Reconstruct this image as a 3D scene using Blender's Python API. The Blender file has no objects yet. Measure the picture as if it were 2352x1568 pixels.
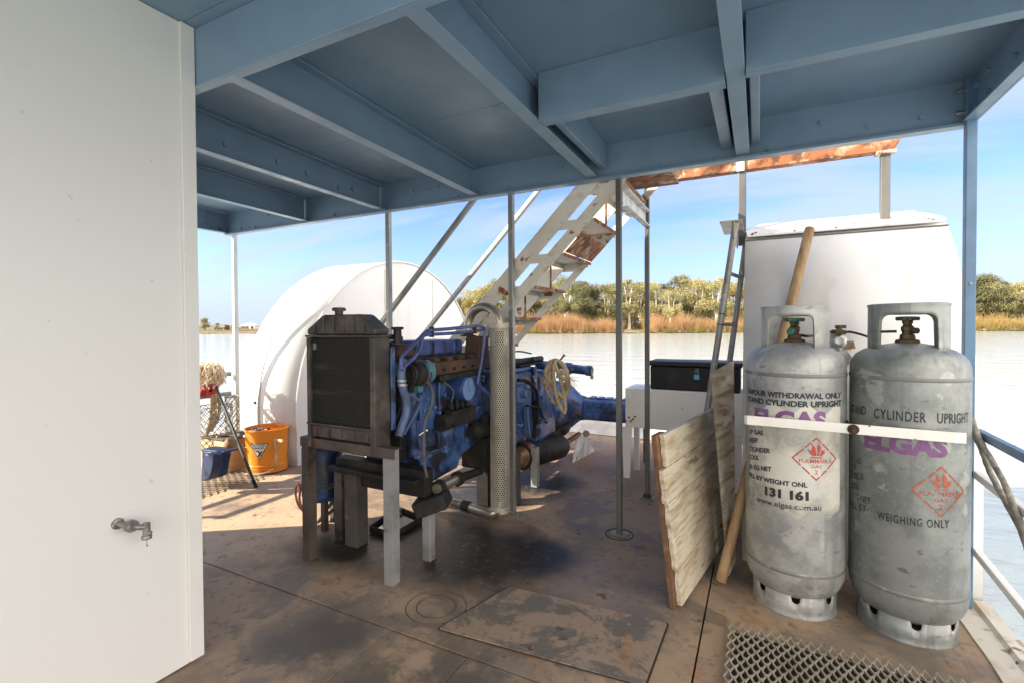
import bpy, bmesh, math, random
from mathutils import Vector as V, Matrix
from mathutils import noise as mnoise
R = math.radians
sc = bpy.context.scene
COL = sc.collection
random.seed(7)

# ---------------------------------------------------------------- camera
YAW, PITCH, ROLL, CAMH, F = R(27.1), 0.0167, 0.0055, 1.19, 1110.0   # F in pixels of a 2352 px wide picture
f0 = V((-math.sin(YAW)*math.cos(PITCH), math.cos(YAW)*math.cos(PITCH), -math.sin(PITCH)))
r0 = V((math.cos(YAW), math.sin(YAW), 0)); u0 = r0.cross(f0)
rv = r0*math.cos(ROLL) - u0*math.sin(ROLL); uv = u0*math.cos(ROLL) + r0*math.sin(ROLL)
CX, CY = 1176.0, 752.0 + F*math.tan(PITCH)
cd = bpy.data.cameras.new('camera'); cam = bpy.data.objects.new('camera', cd); COL.objects.link(cam)
cd.sensor_width = 36; cd.lens = 36*F/2352; cd.clip_start = 0.05; cd.clip_end = 6000
cd.shift_y = (CY - 784.0)/2352.0
M = Matrix.Identity(4)
for i in range(3):
    M[i][0], M[i][1], M[i][2] = rv[i], uv[i], -f0[i]
M.translation = V((0, 0, CAMH))
cam.matrix_world = M
sc.camera = cam

# ---------------------------------------------------------------- sun, sky, exposure
SUN_EL = R(28); SUN_AZ = R(235.2)
SUND = V((math.sin(SUN_AZ)*math.cos(SUN_EL), math.cos(SUN_AZ)*math.cos(SUN_EL), math.sin(SUN_EL)))
ld = bpy.data.lights.new('sun', 'SUN'); lo = bpy.data.objects.new('sun', ld); COL.objects.link(lo)
ld.energy = 4.6; ld.angle = R(0.6); ld.color = (1.0, 0.87, 0.70)
lo.rotation_euler = SUND.to_track_quat('Z', 'Y').to_euler()
w = bpy.data.worlds.new('World'); sc.world = w; w.use_nodes = True
nt = w.node_tree; bg = nt.nodes['Background']; bg.inputs[1].default_value = 0.15
sk = nt.nodes.new('ShaderNodeTexSky'); sk.sky_type = 'NISHITA'; sk.sun_disc = False
sk.sun_elevation = SUN_EL; sk.sun_rotation = SUN_AZ; sk.dust_density = 0.6; sk.ozone_density = 1.5
def wn(t, **k):
    n = nt.nodes.new(t)
    for a, b in k.items(): setattr(n, a, b)
    return n
tc = wn('ShaderNodeTexCoord')
# thin cirrus: noise on the sky's dome, stretched, stronger low down; nothing depends on the camera
sep = wn('ShaderNodeSeparateXYZ'); nt.links.new(tc.outputs['Generated'], sep.inputs[0])
zz = wn('ShaderNodeMath', operation='ADD'); zz.inputs[1].default_value = 0.22; nt.links.new(sep.outputs[2], zz.inputs[0])
dx = wn('ShaderNodeMath', operation='DIVIDE'); nt.links.new(sep.outputs[0], dx.inputs[0]); nt.links.new(zz.outputs[0], dx.inputs[1])
dy = wn('ShaderNodeMath', operation='DIVIDE'); nt.links.new(sep.outputs[1], dy.inputs[0]); nt.links.new(zz.outputs[0], dy.inputs[1])
cmb = wn('ShaderNodeCombineXYZ'); nt.links.new(dx.outputs[0], cmb.inputs[0]); nt.links.new(dy.outputs[0], cmb.inputs[1])
mp = wn('ShaderNodeMapping'); mp.inputs['Rotation'].default_value = (0, 0, R(-20)); mp.inputs['Scale'].default_value = (0.55, 1.9, 1)
nt.links.new(cmb.outputs[0], mp.inputs[0])
nz = wn('ShaderNodeTexNoise'); nz.inputs['Scale'].default_value = 1.15; nz.inputs['Detail'].default_value = 7; nz.inputs['Roughness'].default_value = 0.55
nz.inputs['Distortion'].default_value = 0.5
nt.links.new(mp.outputs[0], nz.inputs['Vector'])
mr = wn('ShaderNodeMapRange', interpolation_type='SMOOTHSTEP'); mr.inputs['From Min'].default_value = 0.37; mr.inputs['From Max'].default_value = 0.63
mr.inputs['To Min'].default_value = 0.0; mr.inputs['To Max'].default_value = 0.75
nt.links.new(nz.outputs['Fac'], mr.inputs['Value'])
hz = wn('ShaderNodeMapRange', interpolation_type='SMOOTHSTEP'); hz.inputs['From Min'].default_value = 0.0; hz.inputs['From Max'].default_value = 0.19
hz.inputs['To Min'].default_value = 0.96; hz.inputs['To Max'].default_value = 0.0
nt.links.new(sep.outputs[2], hz.inputs['Value'])
mx0 = wn('ShaderNodeMath', operation='MAXIMUM'); nt.links.new(mr.outputs[0], mx0.inputs[0]); nt.links.new(hz.outputs[0], mx0.inputs[1])
tint = wn('ShaderNodeMix', data_type='RGBA', blend_type='MULTIPLY'); tint.inputs['Factor'].default_value = 1.0
tint.inputs['B'].default_value = (0.43, 0.50, 0.79, 1); nt.links.new(sk.outputs[0], tint.inputs['A'])
mxc = wn('ShaderNodeMix', data_type='RGBA'); nt.links.new(mx0.outputs[0], mxc.inputs['Factor'])
nt.links.new(tint.outputs['Result'], mxc.inputs['A']); mxc.inputs['B'].default_value = (1.75, 2.02, 2.34, 1)
# unseen cloud bank behind and to starboard, added to brighten the shaded deck
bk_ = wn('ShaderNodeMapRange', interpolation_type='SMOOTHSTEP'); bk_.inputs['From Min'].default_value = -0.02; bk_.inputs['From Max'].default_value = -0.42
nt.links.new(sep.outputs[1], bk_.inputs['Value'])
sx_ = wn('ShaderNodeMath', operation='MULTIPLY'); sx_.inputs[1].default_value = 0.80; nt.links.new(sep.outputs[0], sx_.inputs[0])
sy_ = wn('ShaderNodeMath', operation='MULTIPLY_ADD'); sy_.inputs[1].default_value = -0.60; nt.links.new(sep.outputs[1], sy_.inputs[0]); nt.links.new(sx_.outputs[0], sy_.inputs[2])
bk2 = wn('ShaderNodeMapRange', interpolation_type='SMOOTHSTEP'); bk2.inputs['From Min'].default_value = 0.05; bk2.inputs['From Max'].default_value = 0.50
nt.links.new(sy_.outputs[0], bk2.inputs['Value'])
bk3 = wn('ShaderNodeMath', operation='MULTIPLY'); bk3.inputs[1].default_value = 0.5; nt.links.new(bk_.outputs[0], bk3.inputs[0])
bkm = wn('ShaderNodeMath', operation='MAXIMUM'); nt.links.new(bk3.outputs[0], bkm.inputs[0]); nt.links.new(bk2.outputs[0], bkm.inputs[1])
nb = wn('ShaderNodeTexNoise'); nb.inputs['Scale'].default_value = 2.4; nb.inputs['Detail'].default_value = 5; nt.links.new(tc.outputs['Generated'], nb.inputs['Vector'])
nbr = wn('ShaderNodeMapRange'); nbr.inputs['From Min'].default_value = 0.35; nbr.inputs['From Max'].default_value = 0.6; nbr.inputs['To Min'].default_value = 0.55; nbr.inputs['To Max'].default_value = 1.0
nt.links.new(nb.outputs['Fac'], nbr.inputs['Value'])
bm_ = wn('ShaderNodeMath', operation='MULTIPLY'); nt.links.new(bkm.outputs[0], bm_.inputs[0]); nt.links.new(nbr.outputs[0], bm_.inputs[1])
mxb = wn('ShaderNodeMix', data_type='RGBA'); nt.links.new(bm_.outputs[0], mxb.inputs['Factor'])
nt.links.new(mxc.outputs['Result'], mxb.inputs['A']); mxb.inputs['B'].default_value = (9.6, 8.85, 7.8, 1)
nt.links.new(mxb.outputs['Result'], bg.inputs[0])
sc.view_settings.view_transform = 'Standard'; sc.view_settings.look = 'None'
sc.view_settings.exposure = 1.48; sc.view_settings.gamma = 1.0

# ---------------------------------------------------------------- measuring: a photo pixel + one known world plane -> world point
def ray(x, y): return f0 + rv*((x-CX)/F) - uv*((y-CY)/F)
def onz(x, y, z=0.0):
    d = ray(x, y); return V((0, 0, CAMH)) + d*((z-CAMH)/d.z)
def ony(x, y, Y):
    d = ray(x, y); return V((0, 0, CAMH)) + d*(Y/d.y)
def onx(x, y, X):
    d = ray(x, y); return V((0, 0, CAMH)) + d*(X/d.x)
def far(x, depth, z):
    d = ray(x, CY); d = d*(depth/d.dot(f0)); return V((d.x, d.y, z))
def E1(a, b): return ((1050+a*.38265)/1.63265, (1080+b*.38265)/1.63265)
def E2(a, b): return ((1050+a*.38265)/1.63265, (1600+b*.38265)/1.63265)
def E3(a, b): return ((1650+a*.5102)/1.63265, (1180+b*.5102)/1.63265)
def E4(a, b): return ((740+a*.5104)/1.63265, (1100+b*.5104)/1.63265)
def E5(a, b): return ((2700+a*.44643)/1.63265, (1100+b*.44643)/1.63265)
def E6(a, b): return ((2700+a*.4847)/1.63265, (1800+b*.4847)/1.63265)
def E7(a, b): return ((1600+a*.5102)/1.63265, (600+b*.5102)/1.63265)

# ---------------------------------------------------------------- mesh builder
ORG = {}
def basis(d):
    d = d.normalized(); a = V((0, 0, 1)) if abs(d.z) < .9 else V((1, 0, 0))
    x = a.cross(d).normalized(); return x, d.cross(x).normalized(), d
class MB:
    def __init__(s): s.v = []; s.f = []
    def add(s, vs, fs):
        o = len(s.v); s.v += [V(p) for p in vs]; s.f += [tuple(i+o for i in f) for f in fs]; return s
    def obox(s, c, ax, ay, az):
        c = V(c); ax, ay, az = V(ax), V(ay), V(az)
        p = [c+ax*i+ay*j+az*k for k in (-1, 1) for j in (-1, 1) for i in (-1, 1)]
        fs = [(0, 2, 3, 1), (4, 5, 7, 6), (0, 1, 5, 4), (2, 6, 7, 3), (0, 4, 6, 2), (1, 3, 7, 5)]
        if ax.cross(ay).dot(az) < 0: fs = [f[::-1] for f in fs]
        return s.add(p, fs)
    def box(s, x0, x1, y0, y1, z0, z1):
        return s.obox(((x0+x1)/2, (y0+y1)/2, (z0+z1)/2), ((x1-x0)/2, 0, 0), (0, (y1-y0)/2, 0), (0, 0, (z1-z0)/2))
    def bar(s, p, q, wd, ht, up=(0, 0, 1)):
        p, q, up = V(p), V(q), V(up); d = (q-p); L = d.length; d.normalize()
        x = d.cross(up).normalized(); z = x.cross(d)
        return s.obox((p+q)/2, x*(wd/2), d*(L/2), z*(ht/2))
    def prism(s, poly, vec):
        poly = [V(p) for p in poly]; vec = V(vec); n = len(poly)
        nn = V((0, 0, 0))
        for i in range(n): nn += poly[i].cross(poly[(i+1) % n])
        if nn.dot(vec) < 0: poly = poly[::-1]
        vs = poly + [p+vec for p in poly]
        fs = [tuple(range(n))[::-1], tuple(range(n, 2*n))]
        fs += [(i, (i+1) % n, n+(i+1) % n, n+i) for i in range(n)]
        return s.add(vs, fs)
    def tube(s, path, r, n=10, cap=True, lobes=0, pitch=0.06):
        path = [V(p) for p in path]; m = len(path); rs = r if isinstance(r, (list, tuple)) else [r]*m
        d = (path[1]-path[0]).normalized(); x, y, _ = basis(d); vs = []; run = 0
        for i, p in enumerate(path):
            t = (path[min(i+1, m-1)]-path[max(i-1, 0)])
            if t.length < 1e-9: t = d
            t = t.normalized()
            x = (x - t*x.dot(t)).normalized(); y = t.cross(x)
            if i: run += (p-path[i-1]).length
            for k in range(n):
                a = 2*math.pi*k/n; rr = rs[i]
                if lobes: rr *= 0.74+0.3*abs(math.cos(lobes/2*(a-2*math.pi*run/pitch)))
                vs.append(p + x*(math.cos(a)*rr) + y*(math.sin(a)*rr))
        fs = [(i*n+k, i*n+(k+1) % n, (i+1)*n+(k+1) % n, (i+1)*n+k) for i in range(m-1) for k in range(n)]
        if cap: fs += [tuple(range(n))[::-1], tuple(range((m-1)*n, m*n))]
        return s.add(vs, fs)
    def cyl(s, p, q, r, r2=None, n=24):
        return s.tube([p, q], [r, r if r2 is None else r2], n)
    def lathe(s, prof, c, ax=(0, 0, 1), n=40, a0=0.0, a1=2*math.pi):
        c = V(c); x, y, d = basis(V(ax)); full = abs(a1-a0-2*math.pi) < 1e-6
        cols = n if full else n+1; vs = []
        for r, h in prof:
            for k in range(cols):
                a = a0+(a1-a0)*k/n; vs.append(c + x*(math.cos(a)*r)+y*(math.sin(a)*r)+d*h)
        fs = []
        for i in range(len(prof)-1):
            for k in range(n):
                k2 = (k+1) % cols
                fs.append((i*cols+k, i*cols+k2, (i+1)*cols+k2, (i+1)*cols+k))
        return s.add(vs, fs)
    def ball(s, c, rx, ry=None, rz=None, nu=16, nv=10):
        c = V(c); ry = rx if ry is None else ry; rz = rx if rz is None else rz; vs = []
        for j in range(nv+1):
            t = math.pi*j/nv
            for i in range(nu):
                a = 2*math.pi*i/nu; vs.append(c+V((rx*math.sin(t)*math.cos(a), ry*math.sin(t)*math.sin(a), -rz*math.cos(t))))
        fs = [(j*nu+i, j*nu+(i+1) % nu, (j+1)*nu+(i+1) % nu, (j+1)*nu+i) for j in range(nv) for i in range(nu)]
        return s.add(vs, fs)
    def bolt(s, p, d, r=.012, h=.008):
        p, d = V(p), V(d).normalized()
        return s.tube([p, p+d*h], r, 6)
    def build(s, name, mat, parent=None, bevel=0, smooth=35, solid=0, seg=2, origin=None):
        if origin is not None: o0 = V(origin)
        elif parent is not None: o0 = ORG[parent]
        else:
            n = len(s.v); o0 = V((sum(p.x for p in s.v)/n, sum(p.y for p in s.v)/n, min(p.z for p in s.v)))
        me = bpy.data.meshes.new(name); me.from_pydata([p-o0 for p in s.v], [], s.f)
        bm = bmesh.new(); bm.from_mesh(me); bmesh.ops.remove_doubles(bm, verts=bm.verts, dist=1e-6)
        bm.to_mesh(me); bm.free()
        me.materials.append(mat)
        ob = bpy.data.objects.new(name, me); COL.objects.link(ob)
        if smooth:
            for p in me.polygons: p.use_smooth = True
            try: me.set_sharp_from_angle(angle=R(smooth))
            except Exception: pass
        if solid:
            md = ob.modifiers.new('thick', 'SOLIDIFY'); md.thickness = solid; md.offset = 0
        if bevel:
            md = ob.modifiers.new('bev', 'BEVEL'); md.width = bevel; md.segments = seg; md.limit_method = 'ANGLE'; md.angle_limit = R(40)
        if parent is not None:
            ob.parent = parent; ob.location = o0 - ORG[parent]
        else: ob.location = o0
        ORG[ob] = o0
        return ob
def tag(o, label, cat, group=None):
    o['label'] = label; o['category'] = cat
    if group: o['group'] = group
    return o
def thing(name, label, cat, loc, group=None):
    o = bpy.data.objects.new(name, None); COL.objects.link(o); o.location = V(loc); ORG[o] = V(loc)
    o.empty_display_size = .1
    return tag(o, label, cat, group)
def smoothpath(pts, k=6, closed=False):
    pts = [V(p) for p in pts]; n = len(pts); out = []
    rng = range(n if closed else n-1)
    for i in rng:
        g = (lambda j: pts[j % n]) if closed else (lambda j: pts[max(0, min(n-1, j))])
        a, b, c, d = g(i-1), g(i), g(i+1), g(i+2)
        for t in range(k):
            u = t/k
            out.append(.5*((2*b)+(c-a)*u+(2*a-5*b+4*c-d)*u*u+(3*b-a-3*c+d)*u**3))
    if not closed: out.append(pts[-1])
    else: out.append(out[0].copy())
    return out

# ---------------------------------------------------------------- materials
def mat(name, col, rough=.5, metal=0.0, layers=(), bump=(), spec=.5, coord='Object', alpha=None, coat=0, rvar=0):
    m = bpy.data.materials.new(name); m.use_nodes = True; t = m.node_tree; L = t.links
    b = t.nodes['Principled BSDF']
    b.inputs['Roughness'].default_value = rough; b.inputs['Metallic'].default_value = metal
    b.inputs['Specular IOR Level'].default_value = spec
    if coat: b.inputs['Coat Weight'].default_value = coat; b.inputs['Coat Roughness'].default_value = .15
    co = t.nodes.new('ShaderNodeTexCoord').outputs[coord]
    def noise(scale, det=5, stretch=(1, 1, 1), seed=0, rgh=.55, dist=0, kind='noise', rot=(0, 0, 0)):
        mpn = t.nodes.new('ShaderNodeMapping'); mpn.inputs['Scale'].default_value = stretch
        mpn.inputs['Location'].default_value = (seed*3.7, seed*1.9, seed*5.3); mpn.inputs['Rotation'].default_value = rot
        L.new(co, mpn.inputs[0])
        if kind == 'noise':
            q = t.nodes.new('ShaderNodeTexNoise'); q.inputs['Scale'].default_value = scale; q.inputs['Detail'].default_value = det
            q.inputs['Roughness'].default_value = rgh; q.inputs['Distortion'].default_value = dist
            L.new(mpn.outputs[0], q.inputs['Vector']); return q.outputs['Fac']
        if kind == 'voronoi':
            q = t.nodes.new('ShaderNodeTexVoronoi'); q.inputs['Scale'].default_value = scale
            L.new(mpn.outputs[0], q.inputs['Vector'])
            sp = t.nodes.new('ShaderNodeSeparateColor'); L.new(q.outputs['Color'], sp.inputs[0]); return sp.outputs[0]
        q = t.nodes.new('ShaderNodeTexWave'); q.inputs['Scale'].default_value = scale; q.inputs['Distortion'].default_value = dist
        q.inputs['Detail'].default_value = det; q.inputs['Detail Scale'].default_value = 1.5
        L.new(mpn.outputs[0], q.inputs['Vector']); return q.outputs['Fac']
    def rng(val, lo, hi, a=0.0, z=1.0):
        q = t.nodes.new('ShaderNodeMapRange'); q.interpolation_type = 'SMOOTHSTEP'
        q.inputs['From Min'].default_value = lo; q.inputs['From Max'].default_value = hi
        q.inputs['To Min'].default_value = a; q.inputs['To Max'].default_value = z
        L.new(val, q.inputs['Value']); return q.outputs[0]
    cur = t.nodes.new('ShaderNodeRGB'); cur.outputs[0].default_value = (*col, 1); cur = cur.outputs[0]
    rcur = None
    for ly in layers:
        fac = rng(noise(ly.get('s', 5), ly.get('d', 5), ly.get('st', (1, 1, 1)), ly.get('seed', 0), ly.get('rg', .55), ly.get('dist', 0), ly.get('kind', 'noise'), ly.get('rot', (0, 0, 0))),
                  ly['lo'], ly['hi'], 0, ly.get('amt', 1))
        if 'near' in ly:      # a stain round a place: (point, radius) list, in the object's own coordinates
            best = None
            for (pt, rad) in ly['near']:
                dn = t.nodes.new('ShaderNodeVectorMath'); dn.operation = 'DISTANCE'; L.new(co, dn.inputs[0]); dn.inputs[1].default_value = pt
                # wobble the rim
                wob = noise(3.0, 4, seed=ly.get('seed', 0)+2)
                ad = t.nodes.new('ShaderNodeMath'); ad.operation = 'MULTIPLY_ADD'; L.new(wob, ad.inputs[0]); ad.inputs[1].default_value = rad*.9
                L.new(dn.outputs['Value'], ad.inputs[2])
                o = rng(ad.outputs[0], rad*.9, rad*1.6, 1, 0)
                if best is None: best = o
                else:
                    mxn = t.nodes.new('ShaderNodeMath'); mxn.operation = 'MAXIMUM'; L.new(best, mxn.inputs[0]); L.new(o, mxn.inputs[1]); best = mxn.outputs[0]
            mu = t.nodes.new('ShaderNodeMath'); mu.operation = 'MULTIPLY'; L.new(fac, mu.inputs[0]); L.new(best, mu.inputs[1]); fac = mu.outputs[0]
        q = t.nodes.new('ShaderNodeMix'); q.data_type = 'RGBA'
        L.new(fac, q.inputs['Factor']); L.new(cur, q.inputs['A']); q.inputs['B'].default_value = (*ly['c'], 1); cur = q.outputs['Result']
        if 'r' in ly:
            q = t.nodes.new('ShaderNodeMix'); q.data_type = 'FLOAT'
            L.new(fac, q.inputs['Factor'])
            if rcur is None: q.inputs['A'].default_value = rough
            else: L.new(rcur, q.inputs['A'])
            q.inputs['B'].default_value = ly['r']; rcur = q.outputs['Result']
        if 'm' in ly and metal:
            q = t.nodes.new('ShaderNodeMapRange'); L.new(fac, q.inputs['Value']); q.inputs['To Min'].default_value = metal; q.inputs['To Max'].default_value = ly['m']
            L.new(q.outputs[0], b.inputs['Metallic'])
    L.new(cur, b.inputs['Base Color'])
    if rvar and rcur is None:
        rcur = rng(noise(9, 6, seed=8), .3, .7, max(.03, rough-rvar), min(1, rough+rvar))
    if rcur is not None: L.new(rcur, b.inputs['Roughness'])
    prev = None
    for bp in bump:
        bn = t.nodes.new('ShaderNodeBump'); bn.inputs['Strength'].default_value = bp.get('k', .3); bn.inputs['Distance'].default_value = bp.get('dist', .004)
        L.new(noise(bp['s'], bp.get('d', 4), bp.get('st', (1, 1, 1)), bp.get('seed', 0), kind=bp.get('kind', 'noise'), dist=bp.get('w', 0), rot=bp.get('rot', (0, 0, 0))), bn.inputs['Height'])
        if prev is not None: L.new(prev, bn.inputs['Normal'])
        prev = bn.outputs[0]
    if prev is not None: L.new(prev, b.inputs['Normal'])
    if alpha:
        L.new(rng(noise(alpha['s'], 5, alpha.get('st', (1, 1, 1)), alpha.get('seed', 0)), alpha['lo'], alpha['hi'], alpha.get('min', 0), 1), b.inputs['Alpha'])
    return m
RUST = (.23, .075, .022); DRUST = (.10, .035, .015)
def lay(c, s, lo, hi, **k): return dict(c=c, s=s, lo=lo, hi=hi, **k)
m_wall = mat('white_wall_paint', (.72, .715, .705), .45, layers=[lay((.64, .63, .61), 1.3, .45, .75, st=(1, 1, .5)), lay((.45, .43, .40), 30, .72, .76, d=2, amt=.5)], bump=[dict(s=60, k=.12, dist=.002), dict(s=2.2, k=.25, dist=.01)])
m_roof = mat('blue_grey_paint', (.18, .275, .39), .42, spec=.5, layers=[lay((.155, .24, .345), 2.5, .4, .7), lay((.10, .14, .18), 24, .73, .78, d=3, amt=.5)], bump=[dict(s=45, k=.10, dist=.003), dict(s=3, k=.12, dist=.01)], rvar=.08)
m_bluepost = mat('blue_post_paint', (.115, .22, .36), .4, layers=[lay((.09, .16, .26), 6, .4, .7), lay(RUST, 14, .70, .76, amt=.6)], bump=[dict(s=60, k=.1)])
m_white = mat('weathered_white_paint', (.80, .78, .74), .45, layers=[lay((.66, .62, .55), 2.2, .42, .75), lay((.50, .38, .25), 7, .66, .75, amt=.5), lay(RUST, 26, .68, .72, d=4, amt=.9)], bump=[dict(s=3, k=.25, dist=.02), dict(s=50, k=.08)])
m_fender = mat('white_fender_paint', (.73, .72, .70), .42, layers=[lay((.60, .52, .42), 3, .56, .70, st=(2, 2, .12), d=8, seed=13, amt=.35), lay((.68, .65, .59), 1.6, .45, .78), lay((.55, .46, .36), 5, .70, .80, amt=.35), lay(RUST, 19, .76, .785, d=3, amt=.8), lay((.48, .45, .40), 6, .55, .72, st=(1, 1, .25), amt=.22, seed=4)], bump=[dict(s=2.2, k=.5, dist=.02), dict(s=55, k=.08)])
m_stair = mat('rusting_white_paint', (.64, .605, .53), .5, layers=[lay((.52, .475, .39), 3, .42, .7), lay((.40, .26, .14), 8, .56, .70, amt=.7), lay(RUST, 10, .60, .67, d=7, r=.85)], bump=[dict(s=22, k=.15)])
m_rusty = mat('heavily_rusted_paint', (.44, .33, .23), .6, layers=[lay((.26, .10, .04), 11, .34, .52, d=9, r=.85, rg=.65), lay(DRUST, 16, .50, .66, d=8), lay((.52, .44, .35), 26, .64, .72, amt=.5)], bump=[dict(s=26, k=.4, dist=.006)])
m_galvpost = mat('galvanised_tube', (.31, .31, .295), .42, .55, layers=[lay((.22, .22, .205), 9, .4, .7, st=(1, 1, .3)), lay((.52, .52, .50), 30, .6, .75)], bump=[dict(s=80, k=.06)])
m_dullpost = mat('dull_grey_post', (.13, .13, .122), .5, .25, layers=[lay((.085, .085, .08), 6, .4, .7, st=(1, 1, .3)), lay(RUST, 14, .70, .76, amt=.5)], bump=[dict(s=60, k=.08)])
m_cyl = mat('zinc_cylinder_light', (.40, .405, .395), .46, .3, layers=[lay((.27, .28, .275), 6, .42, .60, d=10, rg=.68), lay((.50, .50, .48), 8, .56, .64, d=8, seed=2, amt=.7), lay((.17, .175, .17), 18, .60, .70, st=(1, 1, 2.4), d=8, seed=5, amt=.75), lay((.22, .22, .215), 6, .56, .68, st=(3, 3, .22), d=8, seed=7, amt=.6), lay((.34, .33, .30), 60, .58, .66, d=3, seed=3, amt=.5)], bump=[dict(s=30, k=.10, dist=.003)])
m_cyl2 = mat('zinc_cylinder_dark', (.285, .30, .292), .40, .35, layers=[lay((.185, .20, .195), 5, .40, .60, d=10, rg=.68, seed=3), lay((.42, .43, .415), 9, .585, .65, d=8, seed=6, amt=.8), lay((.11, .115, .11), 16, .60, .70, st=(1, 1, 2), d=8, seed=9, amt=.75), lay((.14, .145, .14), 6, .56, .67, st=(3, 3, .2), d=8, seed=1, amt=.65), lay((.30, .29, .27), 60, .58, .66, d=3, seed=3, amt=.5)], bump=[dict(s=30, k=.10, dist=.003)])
m_seam = mat('dark_weld_seam', (.21, .21, .20), .6, .3, layers=[lay((.36, .36, .35), 14, .5, .7)])
m_blk_ink = mat('black_stencil_ink', (.022, .022, .027), .55, alpha=dict(s=34, lo=.24, hi=.34))
m_blk_fade = mat('faded_black_stencil_ink', (.05, .05, .055), .6, alpha=dict(s=24, lo=.38, hi=.52, seed=3))
m_purple = mat('purple_stencil_ink', (.19, .07, .20), .55, layers=[lay((.30, .19, .33), 6, .45, .75)], alpha=dict(s=22, lo=.26, hi=.36, seed=5))
m_red_ink = mat('red_stencil_ink', (.42, .055, .045), .55, alpha=dict(s=24, lo=.30, hi=.40, seed=2))
m_red_fade = mat('worn_red_stencil_ink', (.42, .10, .05), .6, alpha=dict(s=26, lo=.34, hi=.46, seed=6))
m_engblue = mat('grimy_blue_engine_paint', (.042, .098, .265), .42, layers=[lay((.11, .18, .35), 7, .50, .72), lay((.012, .034, .115), 6, .44, .62, d=7, seed=2), lay((.19, .135, .085), 9, .58, .68, d=7, seed=4, amt=.8, r=.7), lay((.011, .011, .014), 5, .46, .60, d=7, seed=6, amt=.93, dist=.5)], bump=[dict(s=35, k=.2, dist=.004)])
m_blueclean = mat('blue_hose_paint', (.042, .065, .21), .38, layers=[lay((.09, .12, .30), 8, .5, .7), lay((.015, .02, .05), 9, .55, .68, amt=.85)], bump=[dict(s=40, k=.1)])
m_lightblue = mat('pale_worn_blue_paint', (.10, .165, .33), .4, layers=[lay((.045, .085, .25), 7, .42, .66), lay((.03, .028, .03), 10, .55, .68, amt=.85)], bump=[dict(s=40, k=.1)])
m_teal = mat('teal_alternator_paint', (.07, .19, .24), .45, layers=[lay((.03, .09, .12), 12, .45, .7), lay((.10, .06, .04), 20, .62, .72)], bump=[dict(s=40, k=.15)])
m_engrust = mat('rusty_brown_iron', (.052, .030, .020), .8, layers=[lay((.095, .048, .027), 8, .45, .7), lay((.028, .020, .018), 9, .55, .75, seed=3)], bump=[dict(s=40, k=.4, dist=.005)])
m_grease = mat('greasy_black_iron', (.014, .013, .013), .62, spec=.25, layers=[lay((.034, .027, .021), 9, .45, .7), lay((.07, .055, .04), 18, .64, .76, amt=.6)], bump=[dict(s=30, k=.3, dist=.005)])
m_radtank = mat('black_radiator_tank', (.052, .045, .038), .5, layers=[lay((.115, .095, .075), 7, .46, .66, d=8), lay((.14, .07, .035), 9, .58, .70, d=8, amt=.7), lay((.022, .02, .019), 12, .55, .66, amt=.7)], bump=[dict(s=40, k=.15)])
m_radcore = mat('dark_radiator_core', (.018, .017, .014), .6, layers=[lay((.055, .05, .038), 5, .55, .75, st=(.5, 1, 2)), lay((.12, .115, .10), 7, .68, .78, st=(.4, 1, 3), amt=.6)], bump=[dict(s=9, k=.9, dist=.006, kind='wave', d=0)])
m_angle = mat('rusty_angle_iron', (.105, .085, .068), .6, .2, layers=[lay((.065, .048, .036), 6, .40, .66), lay((.20, .075, .026), 5, .56, .70, d=6, amt=.8), lay((.02, .018, .016), 7, .58, .70)], bump=[dict(s=40, k=.2)])
m_paleiron = mat('pale_angle_iron', (.34, .34, .355), .45, .35, layers=[lay((.24, .235, .22), 7, .4, .7), lay(RUST, 7, .66, .74), lay((.12, .11, .10), 14, .62, .74, amt=.7)], bump=[dict(s=40, k=.15)])
m_steel = mat('brushed_stainless', (.42, .38, .30), .36, .85, layers=[lay((.26, .21, .14), 8, .45, .75)], bump=[dict(s=60, k=.05)])
m_dullsteel = mat('dull_perforated_steel', (.47, .44, .37), .55, .45, layers=[lay((.33, .30, .25), 9, .45, .7)])
m_black = mat('black_plastic', (.011, .011, .012), .5, spec=.3, layers=[lay((.035, .034, .033), 12, .45, .7)], bump=[dict(s=60, k=.1)])
m_tool = mat('black_plastic_with_tread_pattern', (.011, .011, .012), .5, spec=.3, layers=[lay((.026, .025, .024), 9, .5, .75)], bump=[dict(s=20, k=1.0, dist=.006, kind='voronoi'), dict(s=70, k=.2)])
m_green = mat('green_valve_handwheel', (.02, .12, .085), .4, layers=[lay((.045, .19, .14), 20, .45, .7)])
m_brass = mat('dull_brass', (.13, .095, .055), .5, .6, layers=[lay((.05, .04, .03), 20, .45, .7)], bump=[dict(s=60, k=.2)])
m_silver = mat('silver_regulator_paint', (.55, .55, .55), .35, .5, layers=[lay((.35, .35, .34), 20, .5, .7)])
m_hose = mat('black_rubber_hose', (.02, .02, .02), .55)
m_pole = mat('round_wooden_pole', (.40, .26, .13), .6, layers=[lay((.27, .155, .075), 6, .42, .68, st=(4, 4, .35)), lay((.50, .36, .21), 5, .58, .75, st=(3, 3, .3), seed=2)], bump=[dict(s=24, k=.25, st=(4, 4, .3))])
m_cutend = mat('sawn_wood_end', (.10, .06, .04), .8)
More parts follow.
